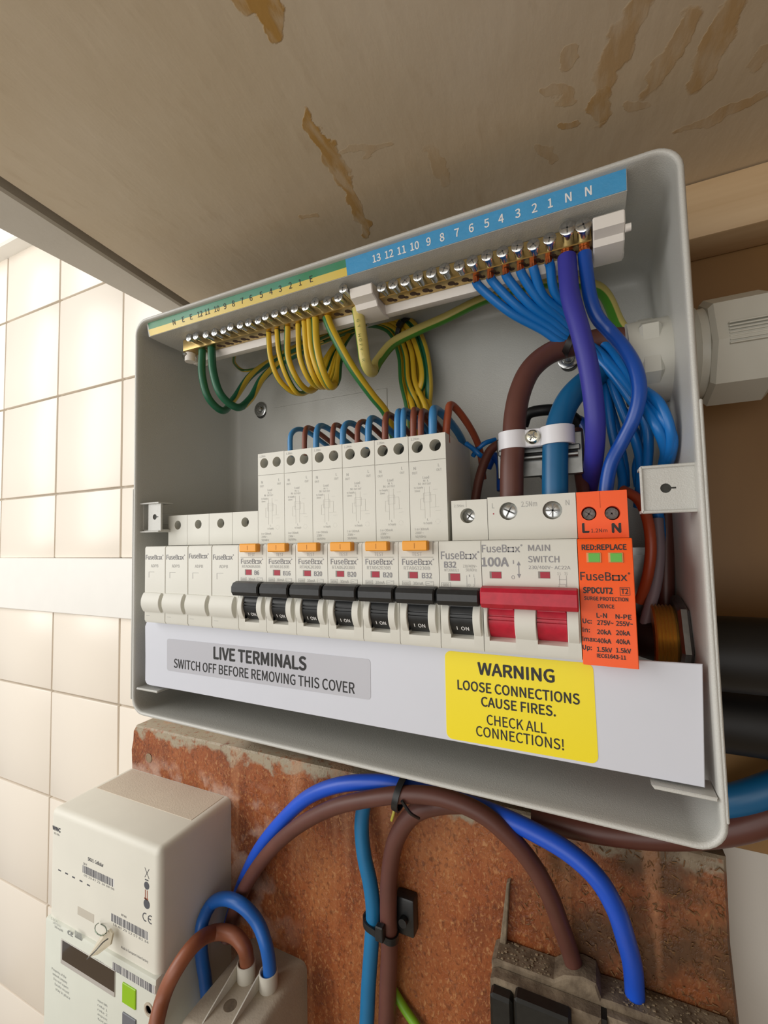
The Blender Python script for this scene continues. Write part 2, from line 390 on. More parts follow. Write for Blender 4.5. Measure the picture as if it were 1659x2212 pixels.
# ------------------------------------------------------------------ wood behind and above the unit
def woodmat(name, c1, c2, axis=(1, 1, 1), rough=.55, sc=30):
    m = bpy.data.materials.new(name); m.use_nodes = True; nt = m.node_tree; N = nt.nodes; b = N['Principled BSDF']; L = nt.links
    tc = N.new('ShaderNodeTexCoord'); mp = N.new('ShaderNodeMapping'); mp.inputs['Scale'].default_value = axis; L.new(tc.outputs['Object'], mp.inputs[0])
    n = N.new('ShaderNodeTexNoise'); n.inputs['Scale'].default_value = sc; n.inputs['Detail'].default_value = 8; n.inputs['Distortion'].default_value = .6; L.new(mp.outputs[0], n.inputs['Vector'])
    r = N.new('ShaderNodeValToRGB'); r.color_ramp.elements[0].position = .3; r.color_ramp.elements[0].color = (*lin(c2), 1); r.color_ramp.elements[1].position = .7; r.color_ramp.elements[1].color = (*lin(c1), 1)
    L.new(n.outputs[0], r.inputs[0]); L.new(r.outputs[0], b.inputs['Base Color']); b.inputs['Roughness'].default_value = rough
    bp = N.new('ShaderNodeBump'); bp.inputs['Strength'].default_value = .3; bp.inputs['Distance'].default_value = .0008; L.new(n.outputs[0], bp.inputs['Height']); L.new(bp.outputs[0], b.inputs['Normal'])
    return m
mb = MB(); mb.box(-20, 519, 91, 110, -126, CEIL - .3, b=.6)
tag(mb.build('wood_panel', woodmat('brown board', '#94703F', '#7E5C32', (1, 1, .25), .5, 16)), 'smooth brown board behind the open fuse box, seen right of it', 'panel')
bz = P(1659, 528, y=91).z; fb = P(1600, 490, z=bz).y
mb = MB(); mb.box(200, 519, fb, 90.8, bz, CEIL - .4, b=1.0, seg=2)
tag(mb.build('timber_batten', woodmat('pale pine', '#D8BE98', '#BF9F76', (.12, 1, 1), .55, 60)), 'pale pine batten along the corner under the ceiling board, right of the fuse box', 'batten')

# ------------------------------------------------------------------ mounting board (stained chipboard)
def chipmat():
    m = bpy.data.materials.new('stained chipboard'); m.use_nodes = True; nt = m.node_tree; N = nt.nodes; b = N['Principled BSDF']; L = nt.links
    tc = N.new('ShaderNodeTexCoord')
    def nz(s, d=6, st=None, dist=0):
        n = N.new('ShaderNodeTexNoise'); n.inputs['Scale'].default_value = s; n.inputs['Detail'].default_value = d; n.inputs['Distortion'].default_value = dist
        if st:
            mp = N.new('ShaderNodeMapping'); mp.inputs['Scale'].default_value = st; L.new(tc.outputs['Object'], mp.inputs[0]); L.new(mp.outputs[0], n.inputs['Vector'])
        else: L.new(tc.outputs['Object'], n.inputs['Vector'])
        return n.outputs[0]
    def ramp(f, stops):
        r = N.new('ShaderNodeValToRGB'); e = r.color_ramp.elements
        e[0].position, e[0].color = stops[0][0], (*lin(stops[0][1]), 1); e[1].position, e[1].color = stops[1][0], (*lin(stops[1][1]), 1)
        for p, c in stops[2:]: q = e.new(p); q.color = (*lin(c), 1)
        L.new(f, r.inputs[0]); return r.outputs[0]
    def mix(f, a, c):
        n = N.new('ShaderNodeMix'); n.data_type = 'RGBA'; L.new(f, n.inputs[0])
        for i, k in ((6, a), (7, c)):
            if isinstance(k, str): n.inputs[i].default_value = (*lin(k), 1)
            else: L.new(k, n.inputs[i])
        return n.outputs[2]
    def mr(f, a, c, lo=0, hi=1):
        n = N.new('ShaderNodeMapRange'); n.inputs[1].default_value = a; n.inputs[2].default_value = c; n.inputs[3].default_value = lo; n.inputs[4].default_value = hi; L.new(f, n.inputs[0]); return n.outputs[0]
    def mul(a, c, op='MULTIPLY'):
        n = N.new('ShaderNodeMath'); n.operation = op; n.use_clamp = True
        for i, k in enumerate((a, c)):
            if isinstance(k, (int, float)): n.inputs[i].default_value = k
            else: L.new(k, n.inputs[i])
        return n.outputs[0]
    base = ramp(nz(28, 5, (1, 1, .5)), [(.3, '#6B3519'), (.5, '#934E26'), (.72, '#A9683A')])
    fl = nz(620, 5, (1, 1, .6), .8); base = mix(mul(mr(fl, .54, .70), .65), base, '#C08F60')
    fl2 = nz(420, 6, (1, 1, .7), .6); base = mix(mul(mr(fl2, .52, .68), .6), base, '#542812')
    xyz = N.new('ShaderNodeSeparateXYZ'); L.new(tc.outputs['Object'], xyz.inputs[0])
    def mad(a, m_, c_):
        n = N.new('ShaderNodeMath'); n.operation = 'MULTIPLY_ADD'; L.new(a, n.inputs[0]); n.inputs[1].default_value = m_; n.inputs[2].default_value = c_; return n.outputs[0]
    def add(a, c_):
        n = N.new('ShaderNodeMath'); n.operation = 'ADD'; L.new(a, n.inputs[0]); L.new(c_, n.inputs[1]); return n.outputs[0]
    dust = mul(mr(add(xyz.outputs[2], mad(nz(75, 8), .035, -.0175)), -.1425, -.1385), mr(nz(260), .25, .45))
    base = mix(dust, base, '#A2957F')
    scuff = mul(mul(mr(nz(60), .48, .6), mr(xyz.outputs[2], -.154, -.166, 0, 1)), mr(xyz.outputs[0], -.02, .05, 1, 0)); base = mix(mul(scuff, .55), base, '#C9AFA0')
    rg = mul(mr(xyz.outputs[0], .185, .215), mr(nz(40), .3, .6)); base = mix(mul(rg, .9), base, '#523A24')   # bare torn wood on the right
    streak = mul(mr(nz(45, 3, (1, 1, .06)), .56, .66), .4); base = mix(streak, base, '#C98F66')
    L.new(base, b.inputs['Base Color']); b.inputs['Roughness'].default_value = .42
    bp = N.new('ShaderNodeBump'); bp.inputs['Strength'].default_value = .7; bp.inputs['Distance'].default_value = .0012
    L.new(mul(fl, nz(90), 'ADD'), bp.inputs['Height']); L.new(bp.outputs[0], b.inputs['Normal'])
    return m
M_chip = chipmat()
board = thing('mounting_board', 'rust stained chipboard mounting board below the fuse box, torn at right', 'board', (76, 90, -250))
mb = MB(); random.seed(3)
edge = [(-134.5, -420), (-135, -169), (-136, -155), (-134, -147), (-133.5, -139), (-130, -134), (-60, -133.5), (20, -133), (120, -132), (288, -131), (287.5, -170), (289, -205), (287, -260), (289, -420)]
mb.prism(edge, 90, 108, 'y', b=1.2); mb.build('panel', M_chip, board)
hz = P(322, 1637, y=90)
mb = MB(); mb.lathe([(-.4, 3.8), (-.6, 3.0), (.4, 1.6), (3, 1.3)], (hz.x, 90, hz.z), (0, 1, 0), 16); mb.build('nail_hole', mat('dusty plug', '#8E7A62', .8), board)
# splinters torn out of the right part: loose-grained chips
mb = MB(); random.seed(11)
for i in range(1000):
    x = random.uniform(193, 286); z = random.uniform(-240, -136)
    if random.random() > .25 + .75 * (x - 190) / 96: continue
    l = random.uniform(.8, 3.6); w = random.uniform(.25, .9); a = random.uniform(0, math.pi); t = random.uniform(-.25, .25)
    M = Matrix.Translation((x, 89.7 + random.uniform(-.6, .3), z)) @ Matrix.Rotation(a, 4, 'Y') @ Matrix.Rotation(t, 4, 'Z')
    vs = [M @ Vector(v) for v in ((-l / 2, 0, -w / 2), (l / 2, 0, -w / 3), (l / 2.4, .1, w / 2), (-l / 2.2, .1, w / 2.2), (0, -.22, 0))]
    mb.add(vs, [(0, 1, 4), (1, 2, 4), (2, 3, 4), (3, 0, 4), (3, 2, 1, 0)])
o = mb.build('wood_chips', mat('bare wood chips', '#84603A', .7, var=.6, vscale=140, hex2='#634528'), board, smooth=0); tag(o, 'splintered bare wood chips', kind='stuff')

# ------------------------------------------------------------------ enclosure
RTL, RTR, RBR, RBL = (-15.94, 163.0), (271.6, 162.7), (272.2, -80.3), (-15.5, -76.2)
def rr(off, rad, n=7):
    """rounded outline of the case, inset by off; the case is a touch out of square"""
    c = [(RTL[0] + off, RTL[1] - off), (RTR[0] - off, RTR[1] - off), (RBR[0] - off, RBR[1] + off), (RBL[0] + off, RBL[1] + off)]
    out = []
    for i in range(4):
        p = Vector(c[i]); a = (Vector(c[i - 1]) - p).normalized(); b = (Vector(c[(i + 1) % 4]) - p).normalized()
        A = p + a * rad; B = p + b * rad; ctr = p + (a + b) * rad
        for k in range(n + 1):
            t = k / n; v = (A - ctr) * math.cos(t * math.pi / 2) + (B - ctr) * math.sin(t * math.pi / 2); out.append(tuple(ctr + v))
    return out
unit = thing('fuse_box', 'open grey-white metal fuse box hung on the wall under the ceiling board', 'fuse box', (128, 90, 40))
mb = MB(); prof = []   # (inset, radius, y)
Rr = 9.5
for off, rad, y in [(9, 4, 91), (2.5, 8, 91), (1.2, Rr, 89.5), (.9, Rr, 60), (.9, Rr, 9), (.2, Rr, 7.5), (0, Rr, 6), (0, Rr, 4.6), (.5, Rr - .5, 3.8), (1.2, Rr - 1, 3.6), (1.9, Rr - 1.6, 4.0), (2.2, Rr - 2, 5.0), (2.2, Rr - 2, 8), (2.2, Rr - 2, 40), (2.2, Rr - 2, 80), (2.9, Rr - 2.4, 84.5), (4.6, 5.5, 87), (7.5, 4, 88), (9, 4, 88)]:
    prof.append([(x, y, z) for x, z in rr(off, rad)])
n = len(prof[0])
for r_ in prof: mb.v += r_
for k in range(len(prof) - 1):
    for i in range(n): mb.f.append((k * n + i, k * n + (i + 1) % n, (k + 1) * n + (i + 1) % n, (k + 1) * n + i))
mb.f.append(tuple(range(n))); mb.f.append(tuple(range((len(prof) - 1) * n, len(prof) * n)))
casing = mb.build('casing', M_case, unit, smooth=50)
# shallow pressed knock-out panels on the side and back
ya, yb = P(297, 1014, x=-13.6), P(484, 1041, x=-13.6)
mb = MB(); mb.box(-13.9, -13.2, 12, 81, 36, 43.5, b=.3); mb.build('knockout_panel', M_case, unit)
k0, k1 = P(620, 873, y=88), P(860, 1000, y=88)
mb = MB(); mb.box(24, 118, 87.5, 88.2, 40, P(700, 862, y=88).z, b=.35); mb.build('knockout_panel', M_case, unit)
# front fixing lugs
def lug(cx, cz, wl, wr, right):
    # channel-shaped lug: front plate with a keyhole, two returns
    mb = MB(); x0, x1, z0, z1, y = wl, wr, cz - 8.4, cz + 8.4, 8.
    c = ((x0 + x1) / 2 + (.2 if not right else -.7), cz + .2); r = 1.7; N_ = 16; w2, h2 = (x1 - x0) / 2, (z1 - z0) / 2; mx = (x0 + x1) / 2
    hole, rect = [], []
    for i in range(N_):
        a = 2 * math.pi * i / N_; hole.append((c[0] + r * math.cos(a), c[1] + r * math.sin(a)))
        dx, dz = math.cos(a), math.sin(a); k = min(w2 / abs(dx) if abs(dx) > 1e-6 else 1e9, h2 / abs(dz) if abs(dz) > 1e-6 else 1e9); rect.append((mx + dx * k, cz + dz * k))
    # corners snapped so the plate is square
    for k, (sx, sz) in enumerate(((1, 1), (-1, 1), (-1, -1), (1, -1))):
        i = [2, 6, 10, 14][k]; rect[i] = (mx + sx * w2, cz + sz * h2)
    k0 = len(mb.v)
    for yy in (y, y + 1.2):
        mb.v += [(a, yy, b) for a, b in hole] + [(a, yy, b) for a, b in rect]
    M2 = 2 * N_
    for i in range(N_):
        j = (i + 1) % N_
        mb.f += [(k0 + i, k0 + j, k0 + N_ + j, k0 + N_ + i), (k0 + M2 + i, k0 + M2 + j, k0 + M2 + N_ + j, k0 + M2 + N_ + i), (k0 + i, k0 + j, k0 + M2 + j, k0 + M2 + i), (k0 + N_ + i, k0 + N_ + j, k0 + M2 + N_ + j, k0 + M2 + N_ + i)]
    if right:
        mb.box(x0, x1, y - .9, y + .3, z1 - .9, z1 + .2, b=.3); mb.box(x0, x1, y - .9, y + .3, z0 - .2, z0 + .9, b=.3); mb.box(x0 - .2, x0 + .8, y - .9, y + .3, z0, z1, b=.3)
        mb.box(x0, x1, y + .5, y + 9, z0, z0 + 1); mb.box(x0, x1, y + .5, y + 9, z1 - 1, z1)
    else:
        mb.box(-14.2, x1 - .2, y - 1.4, y + 9, z1 - .3, z1 + .7, b=.3); mb.box(-14.2, x1 - .2, y - 1.4, y + 9, z0 - .7, z0 + .3, b=.3)
    lo = mb.build('fixing_lug', M_case, unit)
    mb = MB(); mb.cyl((c[0], y + .4, c[1]), (c[0], y + 1.5, c[1]), 1.75, n=16); mb.box(c[0] + .8, c[0] + 3.1, y - .05, y + .5, c[1] - .28, c[1] + .28); mb.build('keyhole', M_hole, lo)
lug(0, 39.8, 253.2, 270.0, True)
lug(0, 39.9, -7.6, 3.2, False)
# stand-offs under the lugs so they meet the side walls
mb = MB(); mb.box(-14.2, 3, 9, 26, 31.5, 32.5); mb.box(-14.2, -13.2, 9, 20, 31.5, 48.5); mb.build('lug_bracket', M_case, unit)
# fixing screws in the back
def screwhead(mb, c, d, r, n=20):
    c = Vector(c); d = Vector(d); mb.lathe([(0, r), (r * .25, r), (r * .42, r * .86), (r * .42, 0.001)], c, d, n)
def cross(mb, c, d, r, up=(0, 0, 1), w=.22, depth=.06, rot=0.):
    c, d, up = Vector(c), Vector(d).normalized(), Vector(up); up = (up - d * up.dot(d)).normalized(); sd = d.cross(up)
    for k in range(2):
        a = rot + k * math.pi / 2; u = sd * math.cos(a) + up * math.sin(a); v = d.cross(u); W2 = r * w / 2
        pts = [c + u * r * s1 + v * W2 * s2 for s1, s2 in ((-1, -1), (1, -1), (1, 1), (-1, 1))]
        mb.add([p + d * depth for p in pts] + [p - d * .3 for p in pts], [(0, 1, 2, 3), (0, 1, 5, 4), (1, 2, 6, 5), (2, 3, 7, 6), (3, 0, 4, 7)])
for (u, v, nm) in ((562, 884, 'screw'), (1228, 775, 'screw')):
    c = P(u, v, y=87)
    mb = MB(); mb.lathe([(0, 5.6), (1.0, 5.6), (1.2, 5.2), (1.2, 2.6)], (c.x, 88, c.z), (0, -1, 0), 28); w_ = mb.build('washer', M_zinc, unit)
    mb = MB(); mb.lathe([(0, 3.2), (.8, 3.1), (1.8, 2.2), (2.1, .01)], (c.x, 86.8, c.z), (0, -1, 0), 22); s_ = mb.build('fixing_screw', M_zinc, unit)
    mb = MB(); cross(mb, (c.x, 84.85, c.z), (0, -1, 0), 1.6, w=.3); mb.build('cross_slot', M_slot, s_)
    mb = MB(); mb.lathe([(0, 4.8), (.3, 4.8), (.3, .01)], (c.x + .3, 87.95, c.z - 2.2), (0, -1, 0), 20); mb.build('keyhole_slot', M_hole, unit)
# DIN rail, top hat
mb = MB(); rail = [(60, -17.5), (60, -14), (66, -14), (66, 14), (60, 14), (60, 17.5), (61, 17.5), (61, 15), (67, 15), (67, -15), (61, -15), (61, -17.5)]
mb.prism(rail, -8, 262, 'x'); mb.box(2, 14, 67, 88, -10, 10); mb.box(240, 252, 67, 88, -10, 10); mb.build('mounting_rail', M_galv, unit)
mb = MB(); mb.box(271.3, 272.5, 3.7, 9, -70, 69.5, b=.4); mb.build('side_flange', M_case, unit)
mb = MB(); mb.box(-16.6, -15.3, 3.7, 9, -68, 57.5, b=.4); mb.build('side_flange', M_case, unit)
# support tabs under the cover
mb = MB(); c = P(348, 1489, y=5); mb.box(-12, 6, 4.2, 14, c.z - 2.4, c.z - 1.2, b=.4); mb.build('support_tab', M_case, unit)
c0, c1 = P(1440, 1692, y=4.5), P(1540, 1716, y=4.5)
mb = MB(); mb.prism([(251, -61.6), (269.6, -61.9), (269.6, -63.2), (252, -62.9)], 3.2, 15, 'y', b=.3); mb.build('support_tab', M_case, unit)
# angled label carrier under the top flange
mb = MB(); mb.prism([(6.4, 162.0), (8.4, 153.2), (18, 152.9), (36, 153.0), (36, 154.4), (18, 154.2), (9.6, 154.6), (8.0, 162.0)], -9, 254.2, 'x')
mb.build('label_carrier', M_case, unit)
def lab_pt(x, k): return Vector((x, 6.4 + 3.2 * k - .12, 162.0 - 14.4 * k))
def strip(name, m, x0, x1, k0, k1, parent=None, x0b=None):
    mb = MB(); A = [lab_pt(x0, k0), lab_pt(x1, k0), lab_pt(x1, k1), lab_pt(x0 if x0b is None else x0b, k1)]
    nv = Vector((0, -.975, -.22)) * .1
    mb.add([a + nv * 1.2 for a in A] + [a - nv for a in A], [(0, 1, 2, 3), (0, 1, 5, 4), (1, 2, 6, 5), (2, 3, 7, 6), (3, 0, 4, 7), (7, 6, 5, 4)])
    return mb.build(name, m, parent, smooth=0)
M_lblue = mat('blue label', '#3E9AD0', .3, var=.06, vscale=200, bump=.15, bscale=500)
M_lgreen = mat('green label', '#1F7A44', .35, var=.5, vscale=22, hex2='#4A8F78')
M_lyell = mat('yellow label', '#DDBE2E', .3, var=.2, vscale=30, hex2='#D9C469')
xm = 133.5
l1 = strip('blue_label', M_lblue, xm, 254.0, .03, .60, unit)
l2 = strip('green_label', M_lgreen, -7.5, xm, .03, .34, unit)
l3 = strip('yellow_label', M_lyell, -8.2, xm, .34, .60, unit, x0b=-7.4)
mbw = MB(); nrm = Vector((0, -.976, -.217)); upv = Vector((0, -.217, .976))
def labnum(mb, s, u, v, hx, bold=.05):
    p = P(u, v, y=8.0); k = .46
    _, _, w = glyphs(s); h = hx; wmm = w * h / CAP() * .97
    a = lab_pt(p.x - wmm / 2, k); b = lab_pt(p.x + wmm / 2, k)
    put(mb, s, a, b, h, up=upv, nrm=nrm, off=.2, bold=bold)
for s, u, v in (('13', 815, 558), ('12', 842, 549), ('11', 869, 542), ('10', 897, 534), ('9', 927, 525), ('8', 956, 514), ('7', 988, 504), ('6', 1019, 494), ('5', 1052, 483), ('4', 1083, 473), ('3', 1119, 463), ('2', 1155, 452), ('1', 1189, 441), ('N', 1228, 430), ('N', 1271, 417)):
    labnum(mbw, s, u, v, 3.2, .09)
mbw.build('label_numbers', M_whiteprint, l1)
mbb = MB()
for s, u, v in (('N', 378, 700), ('E', 398, 688), ('E', 415, 683), ('12', 434, 678), ('11', 450, 673), ('10', 470, 668), ('9', 488, 662), ('8', 506, 656), ('7', 525, 650), ('6', 544, 644), ('5', 566, 636), ('4', 587, 629), ('3', 607, 623), ('2', 629, 616), ('1', 650, 609), ('E', 674, 602)):
    labnum(mbb, s, u, v, 3.0, .03)
mbb.build('label_numbers', M_blackprint, l3)

# ------------------------------------------------------------------ terminal bars
SY = [P(780 + a / 2.212, 320 + b / 2.212, y=14) for a, b in zip([97,152,210,272,335,398,467,530,602,675,747,822,900,985,1062], [660,647,632,610,593,575,555,535,512,492,468,455,428,385,370])]
NX = [p.x for p in SY]
EY = [P(280 + a / 3.016, 580 + b / 3.016, y=14) for a, b in zip([380,425,500,555,607,660,718,775,832,888,947,1010,1077,1142,1205,1283,1355,1410], [443,435,430,415,398,380,365,350,332,312,293,275,262,243,215,205,183,140])]
EX = [p.x for p in EY]
def bar_thing(name, label, x0, x1, xs, zs, lift):
    t = thing(name, label, 'terminal bar', ((x0 + x1) / 2, 24, 149))
    mb = MB(); mb.box(x0, x1, 20, 28, 144.9, 152.5, b=.35); bar = mb.build('bar', M_brass, t)
    mh = MB()
    for x in xs:
        mh.lathe([(0, 1.75), (.12, 1.75), (.12, .01)], (x + .3, 24, 144.95), (0, 0, -1), 14)
        mh.lathe([(0, 1.2), (.12, 1.2), (.12, .01)], (x + 2.3, 25.5, 144.95), (0, 0, -1), 10)
    mh.build('wire_holes', mat('bar hole', '#4A3320', .7), bar)
    for i, x in enumerate(xs):
        r = (2.45 if name.startswith('earth') else 2.6) if i < len(xs) - 2 or name.startswith('earth') else 3.1
        za = min(zs[i], 149.6)
        k = lift[i]
        mb = MB(); mb.lathe([(0, r * .78), (k - 1.5, r * .78), (k - 1.4, r), (k - .25, r), (k, r * .85), (k, .01)], (x, 20.1, za), (0, -1, 0), 16)
        sc = mb.build('terminal_screw', M_zinc, t)
        mb = MB(); cross(mb, (x, 20.1 - k, za), (0, -1, 0), r * .72, w=.26, rot=random.uniform(0, 1.5)); mb.build('cross_slot', M_slot, sc)
    return t, bar
random.seed(5)
nb, _ = bar_thing('neutral_terminal_bar', 'right-hand brass terminal bar below the blue numbered strip, blue wires in it', 144.8, 241.8, NX, [p.z for p in SY], [6.0 + random.uniform(-.3, .5) for _ in range(13)] + [7.0, 7.0])
eb, ebar = bar_thing('earth_terminal_bar', 'left-hand brass terminal bar below the green and yellow strip, earth wires in it', 7.0, 131.4, EX, [p.z for p in EY], [6 + random.uniform(-.4, 1.0) for _ in range(17)] + [9.5])
# white insulating rail carrying both bars
ir = thing('bar_support_rail', 'white plastic rail with end clips holding both brass terminal bars', 'plastic rail', (130, 32, 148))
mb = MB(); mb.prism([(28.2, 144.6), (29.5, 141.2), (33, 141.0), (36, 142.5), (36, 150.5), (28.2, 150.5)], 9, 254, 'x', b=.4); mb.build('rail', M_plastic, ir)
def clip(x0, x1):
    mb = MB(); mb.prism([(12.6, 149.0), (13.6, 144.6), (18.2, 143.4), (19.6, 141.0), (27, 139.8), (34, 140.8), (34, 151.5), (14, 150.2)], x0, x1, 'x', b=.45)
    return mb
cl = clip(242.2, 253.6); cl.lathe([(0, .1), (0, 1.5), (2, 1.5), (2, .1)], (253.6, 16, 143.5), (1, 0, 0), 12); cl.build('end_clip', M_plastic, ir)
clip(131.9, 144.4).build('middle_clip', M_plastic, ir)
mb = MB(); mb.box(5, 14, 29, 36, 140.5, 148, b=.8); mb.cyl((9, 24, 139.5), (9, 24, 144.8), 3.2, n=18); mb.build('end_clip', M_plastic, ir)
mb = MB(); mb.lathe([(0, 3.1), (1.0, 3.0), (1.6, 2.0), (1.6, .01)], (7.5, 23, 143.0), (0, -.5, -.85), 18); sc = mb.build('clip_screw', M_zinc, ir)

# ------------------------------------------------------------------ devices on the rail
MX = [.2, 17.3, 35.0, 52.6, 71.2, 89.1, 106.9, 124.9, 143.0, 160.6, 178.7, 196.3, None, 231.4, 249.0]   # module edges along the rail
SH = 15.0
def holeplate(mb, x0, x1, z0, z1, holes, y, depth, n=24, r=2.6):
    """front wall with round screw openings: holes split the plate in columns"""
    cs = [x0] + [(holes[i][0] + holes[i + 1][0]) / 2 for i in range(len(holes) - 1)] + [x1]
    for (hx, hz), a, b in zip(holes, cs[:-1], cs[1:]):
        k = len(mb.v); ring, rect = [], []
        corners = [math.atan2(z - hz, x - hx) % (2 * math.pi) for x in (a, b) for z in (z0, z1)]
        angs = [2 * math.pi * i / n for i in range(n)]
        for c in corners:
            j = min(range(n), key=lambda i: abs((angs[i] - c + math.pi) % (2 * math.pi) - math.pi)); angs[j] = c
        for t in angs:
            dx, dz = math.cos(t), math.sin(t)
            tx = ((b - hx) / dx if dx > 0 else (a - hx) / dx) if abs(dx) > 1e-9 else 1e9
            tz = ((z1 - hz) / dz if dz > 0 else (z0 - hz) / dz) if abs(dz) > 1e-9 else 1e9
            q = min(tx, tz); ring.append((hx + r * dx, hz + r * dz)); rect.append((hx + q * dx, hz + q * dz))
        mb.v += [(x, y, z) for x, z in rect] + [(x, y, z) for x, z in ring] + [(x, y + depth, z) for x, z in ring]
        for i in range(n):
            j = (i + 1) % n
            mb.f += [(k + i, k + j, k + n + j, k + n + i), (k + n + i, k + n + j, k + 2 * n + j, k + 2 * n + i)]
def shoulder(mb, x0, x1, ztop, holes, r=2.6, depth=8., yb=60.):
    """upper (terminal) half of a device with real openings in its front"""
    holeplate(mb, x0, x1, 22.7, ztop, holes, SH, depth, r=r)
    k = len(mb.v)
    mb.v += [(x, y, z) for y in (SH, yb) for x, z in ((x0, 22.7), (x1, 22.7), (x1, ztop), (x0, ztop))]
    mb.f += [(k, k + 1, k + 5, k + 4), (k + 1, k + 2, k + 6, k + 5), (k + 2, k + 3, k + 7, k + 6), (k + 3, k, k + 4, k + 7), (k + 4, k + 5, k + 6, k + 7)]
ZB = -20.7
def face_poly(zt=22.6):
    return [(0.6, zt), (SH + .4, zt), (58, 23), (58, -44), (SH, -44), (SH, -21.9), (.7, -21.9 + .9), (0, ZB + 1.1), (0, zt - .9)]
def arcpts(yc, zc, r, a0, a1, n=10):
    return [(yc - r * math.cos(math.radians(a0 + (a1 - a0) * i / n)), zc + r * math.sin(math.radians(a0 + (a1 - a0) * i / n))) for i in range(n + 1)]
BULGE = arcpts(6.6, -8.6, 9.2, 44, -44, 12)                       # cheeks either side of the rocker: -2.6 proud
def recessed_face(mb, x0, x1, wins, zt=22.6):
    """front of a switch: side profile swept, with the rocker openings cut by building it in slices"""
    poly = face_poly(zt)
    cut = [(0.6, zt), (SH + .4, zt), (58, 23), (58, -44), (SH, -44), (SH, -21.9), (.7, -21.0), (0, ZB + 1.1), (0, -16.4), (5.5, -14.9), (7.5, -8), (6.5, -1), (0, 2.6), (0, zt - .9)]
    xs = [x0]
    for a, b in wins: xs += [a, b]
    xs.append(x1)
    for i in range(len(xs) - 1):
        mb.prism(cut if i % 2 else poly, xs[i], xs[i + 1], 'x')
def cheek(mb, a, b):
    mb.prism(BULGE + [(2.0, -15.2), (2.0, -2.0)], a, b, 'x', b=.22)
def rocker(a, b, m, parent, txt=True):
    mb = MB(); R_ = 8.6
    F_ = 7.2 - R_; prof = arcpts(7.2, -7.8, R_, 62, 12, 6) + [(F_ + .25, -6.1), (F_ + .8, -6.2), (F_ + .8, -6.7), (F_ + .02, -6.8), (F_ + .02, -7.5), (F_ + .8, -7.6), (F_ + .8, -8.1), (F_ + .02, -8.2)] + arcpts(7.2, -7.8, R_, -6, -66, 7)
    mb.prism(prof + [(6, -14), (6, -2)], a, b, 'x'); o = mb.build('rocker', m, parent, smooth=30)
    if txt:
        z = -13.0; mt = MB(); w = (b - a)
        def yy(zz): return 7.2 - math.sqrt(max(R_ ** 2 - (zz + 7.8) ** 2, 0))
        upd = Vector((0, yy(-11.2) - yy(z), 1.8)).normalized(); nn = Vector((0, -upd.z, upd.y))
        put(mt, 'I', (a + w * .26, yy(z), z), (a + w * .295, yy(z), z), 1.75, up=upd, nrm=nn, off=.14)
        mt.add([Vector((a + w * .385 + dx, yy(z) - .1, z + .8 + dz)) for dx, dz in ((-.17, -.17), (.17, -.17), (.17, .17), (-.17, .17))], [(0, 1, 2, 3)])
        put(mt, 'ON', (a + w * .46, yy(z), z), (a + w * .80, yy(z), z), 1.75, up=upd, nrm=nn, off=.14, bold=.04)
        mt.build('lettering', M_whiteprint, o)
    return o
LEV = [(1.6, 3.9), (-2.6, 4.3), (-5.0, 3.6), (-6.2, 1.8), (-6.2, -.8), (-5.0, -2.6), (-2.6, -3.0), (1.6, -1.6)]
def lever(a, b, m, parent, name='lever'):
    mb = MB(); mb.prism(LEV, a, b, 'x', b=.55); mb.box(a + 3.4, b - 3.4, -1, 4, -3.6, 2.5); return mb.build(name, m, parent, smooth=25)
def window(mb_frame, parent, xa, xb, za, zb, m=M_redflag, name='contact_flag'):
    # a small framed opening: dark rim recess and coloured flag
    mb = MB(); mb.box(xa - .12, xb + .12, -.05, .2, za - .12, zb + .12); mb.build('flag_recess', mat('flag recess', '#8B8680', .6), parent, smooth=0)
    mb = MB(); mb.box(xa + (xb - xa) * .16, xb, -.1, .15, za, zb - .12, b=.03); return mb.build(name, m, parent, smooth=0)
def screw_in(parent, c, r, name='terminal_screw', pozi=True, m=None):
    mb = MB(); mb.lathe([(0, r), (.5, r), (.8, r * .86), (.8, .01)], c, (0, -1, 0), 22); s = mb.build(name, m or M_zinc, parent)
    mb = MB(); cross(mb, (c[0], c[1] - .8, c[2]), (0, -1, 0), r * .8, w=.24, rot=random.uniform(0, .8))
    if pozi: cross(mb, (c[0], c[1] - .8, c[2]), (0, -1, 0), r * .6, w=.08, rot=random.uniform(.5, 1.1))
    mb.build('cross_slot', M_slot, s); return s
def dark_disc(parent, c, r):
    mb = MB(); mb.lathe([(0, r), (.3, r), (.3, .01)], c, (0, -1, 0), 22); o = mb.build('terminal_opening', M_hole, parent)
    return o

def REF6(px_, py_, y=0.): p = P(px_, py_, y=y); return p
def loc6(x0, x1): return (160.6, x0, (x1 - x0) / (178.7 - 160.6))
